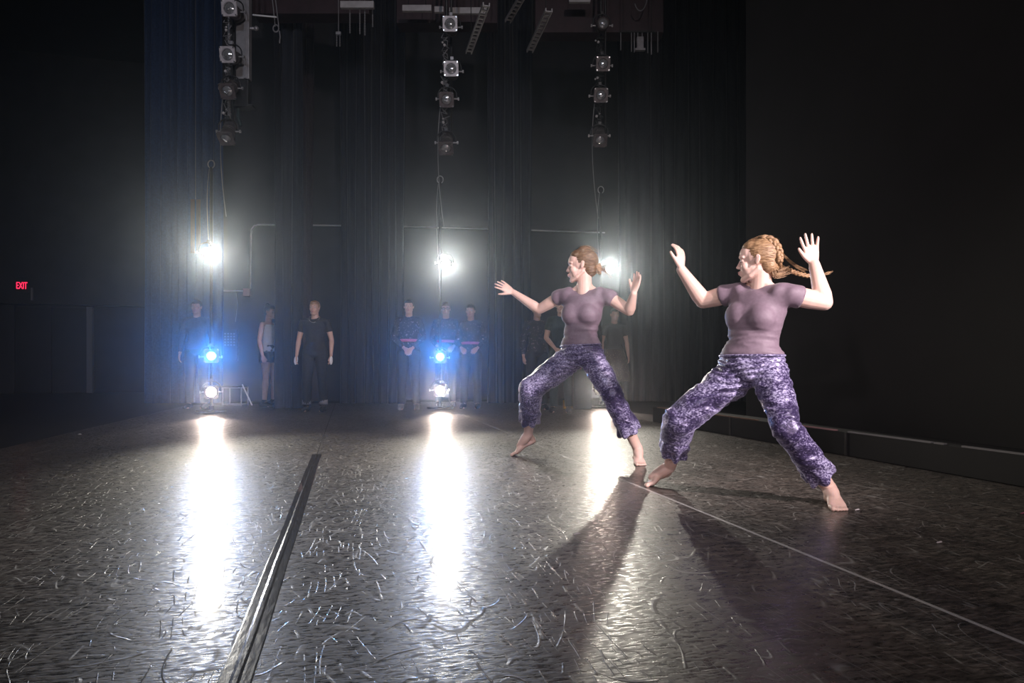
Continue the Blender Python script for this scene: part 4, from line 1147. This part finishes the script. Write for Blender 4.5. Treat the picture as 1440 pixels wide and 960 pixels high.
cd_ = empty('wall_conduit', onwall(352, 405)); tag(cd_, 'thin pale conduit crossing the back wall and bending down at left', 'conduit')
pts = [onwall(352, 405), onwall(352.5, 345), onwall(353, 330)] + [onwall(*q) for q in ((354, 322), (357.5, 317.5), (363, 316))] + [onwall(400, 316), onwall(560, 318.5), onwall(690, 322), onwall(850, 327)]
b = MB(); b.tube(pts, 0.016, 8); b.build('pipe', M_CONDUIT, cd_, True)
b = MB(); b.box(onwall(347, 411), 0.065, 0.04, 0.075); b.build('junction_box', M_BOX, cd_, bevel=0.005)
b = MB(); b.tube([onwall(342, 409), onwall(282, 409)], 0.013, 8); b.build('branch_pipe', M_CONDUIT, cd_, True)
b = MB(); b.tube([onwall(333, 412), onwall(334, 430), onwall(331, 452)], 0.008, 6); b.build('drop_wire', M_CABLE, cd_, True)
pn = empty('wall_panel', onwall(324, 505)); tag(pn, 'grey perforated electrical panel on the back wall right of the left boom', 'electrical panel')
a = onwall(324, 485); b = MB(); b.box(a, 0.14, 0.04, 0.31); b.build('panel_box', M_WALLGREY, pn, bevel=0.006)
for i in range(4):
    for j in range(5):
        b = MB(); b.box(a + V(-0.09 + i * 0.055, -0.045, 0.22 - j * 0.055), 0.015, 0.008, 0.015); b.build('switch', M_CABLE, pn)

st = empty('metal_stand', G(327, 11.9)); tag(st, 'low pale metal frame stand on the floor right of the left boom', 'stand')
gx = lambda px, py: P(px, py, 11.9)
for q in ((313, 545, 313, 572), (339, 545, 339, 572)):
    b = MB(); b.tube([gx(q[0], q[1]), gx(q[2], q[3])], 0.014, 8); b.build('leg', M_STEEL, st, True)
    b = MB(); b.tube([gx(q[0], q[1]) + CD * 0.3, gx(q[2], q[3]) + CD * 0.3], 0.014, 8); b.build('leg', M_STEEL, st, True)
for y in (545, 569):
    b = MB(); b.tube([gx(313, y), gx(339, y), gx(339, y) + CD * 0.3, gx(313, y) + CD * 0.3, gx(313, y)], 0.011, 8); b.build('frame_rail', M_STEEL, st, True)
b = MB(); b.tube([gx(341, 541), gx(354, 569)], 0.012, 8); b.build('brace', M_CONDUIT, st, True)
b = MB(); b.box(G(326, 12.05) + UP * 0.34, CX * 0.17, CD * 0.16, UP * 0.012); b.build('top_plate', M_METALBLK, st)

bd = empty('wooden_board', P(275, 350, 12.2)); tag(bd, 'brown wooden board strip hanging high behind the left boom', 'board')
for x in (271, 279):
    b = MB(); b.box(P(x, 318, 12.2), CX * 0.035, CD * 0.012, UP * 0.48); b.build('plank', M_WOODDK, bd, bevel=0.003)
b = MB(); b.tube([P(275, 280, 12.2), P(275, -40, 12.2)], 0.005, 6); b.build('cord', M_CABLE, bd, True)

# things glimpsed between the far dancer's legs
yl = empty('amber_post', G(802, 11.2)); tag(yl, 'short amber post lit up behind the far dancer between her legs', 'post')
b = MB(); b.cyl(G(802, 11.2), P(802, 551, 11.2), 0.03, 14); b.build('tube', M_YELLOW, yl, True)
b = MB(); b.box(G(796, 11.2) + UP * 0.07, CX * 0.05, CD * 0.05, UP * 0.07); b.build('foot_block', M_YELLOW, yl, bevel=0.01)
tb = empty('teal_bin', G(819, 11.2)); tag(tb, 'dark teal bin standing behind the far dancer between her legs', 'bin')
b = MB(); q = G(819, 11.2); b.loft([np.array([q + CX * x * s + CD * y * s + UP * z for x, y in ((-.16, -.16), (.16, -.16), (.16, .16), (-.16, .16))]) for s, z in ((0.85, 0.0), (1.0, 0.62))]); b.build('bin_body', M_TEAL, tb, bevel=0.01)
b = MB(); b.box(q + UP * 0.63, CX * 0.17, CD * 0.17, UP * 0.015); b.build('rim', M_TEAL, tb, bevel=0.005)
pk = empty('pink_bottle', q + UP * 0.645 - CX * 0.06); tag(pk, 'pink bottle standing on the teal bin', 'bottle')
b = MB(); q2 = q + UP * 0.645 - CX * 0.06; b.tube([q2 + UP * 0.002, q2 + UP * 0.16, q2 + UP * 0.2], [0.04, 0.04, 0.018], 14, False); b.build('bottle_body', M_PINK, pk, True)
b = MB(); b.cyl(q2 + UP * 0.2, q2 + UP * 0.235, 0.02, 12); b.build('cap', M_WHITECLOTH, pk, True)
# small scraps on the floor
for i, (x, y) in enumerate(((808, 752), (1203, 718), (1318, 764), (110, 611), (1436, 723))):
    d = FPX * CAMH / (y - HOR); q = G(x, d); b = MB(); rr = random.Random(i)
    b.tube([q + UP * 0.004, q + UP * 0.007 + CX * 0.014, q + UP * 0.004 + CX * 0.025 + CD * 0.012], [0.003, 0.004, 0.002], 6)
    tag(b.build('paper_scrap', M_WHITEPAINT if i != 4 else M_PINK, None, True, loc=q), ['tiny pale scrap on the floor left of the big central shadow', 'tiny pale scrap on the floor right of the near dancer\'s planted foot', 'tiny pale scrap far right on the dark floor', 'small pale scrap on the floor at far left', 'tiny reddish scrap on the floor at the right edge'][i], 'scrap', 'scraps on the dance floor')

# ================================================================== stage haze
hz_m = bpy.data.materials.new('stage_haze_volume'); hz_m.use_nodes = True
N_ = hz_m.node_tree.nodes; N_.clear()
vo = N_.new('ShaderNodeVolumeScatter'); vo.inputs['Density'].default_value = 0.0042; vo.inputs['Anisotropy'].default_value = 0.92
vo.inputs['Color'].default_value = (0.78, 0.88, 1.0, 1)
ou = N_.new('ShaderNodeOutputMaterial'); hz_m.node_tree.links.new(vo.outputs[0], ou.inputs['Volume'])
b = MB(); fp = [(-4.2, -0.6), (3.64, -0.6), (3.64, 6.6), (9.3, 6.6), (9.3, 14.3), (-4.2, 14.3)]
b.loft([np.array([(x, y, z) for x, y in fp]) for z in (0.012, 3.9)])
hz = b.build('stage_haze', hz_m)
tag(hz, 'thin stage haze hanging in the air around the lit lamps', 'haze', kind='stuff')
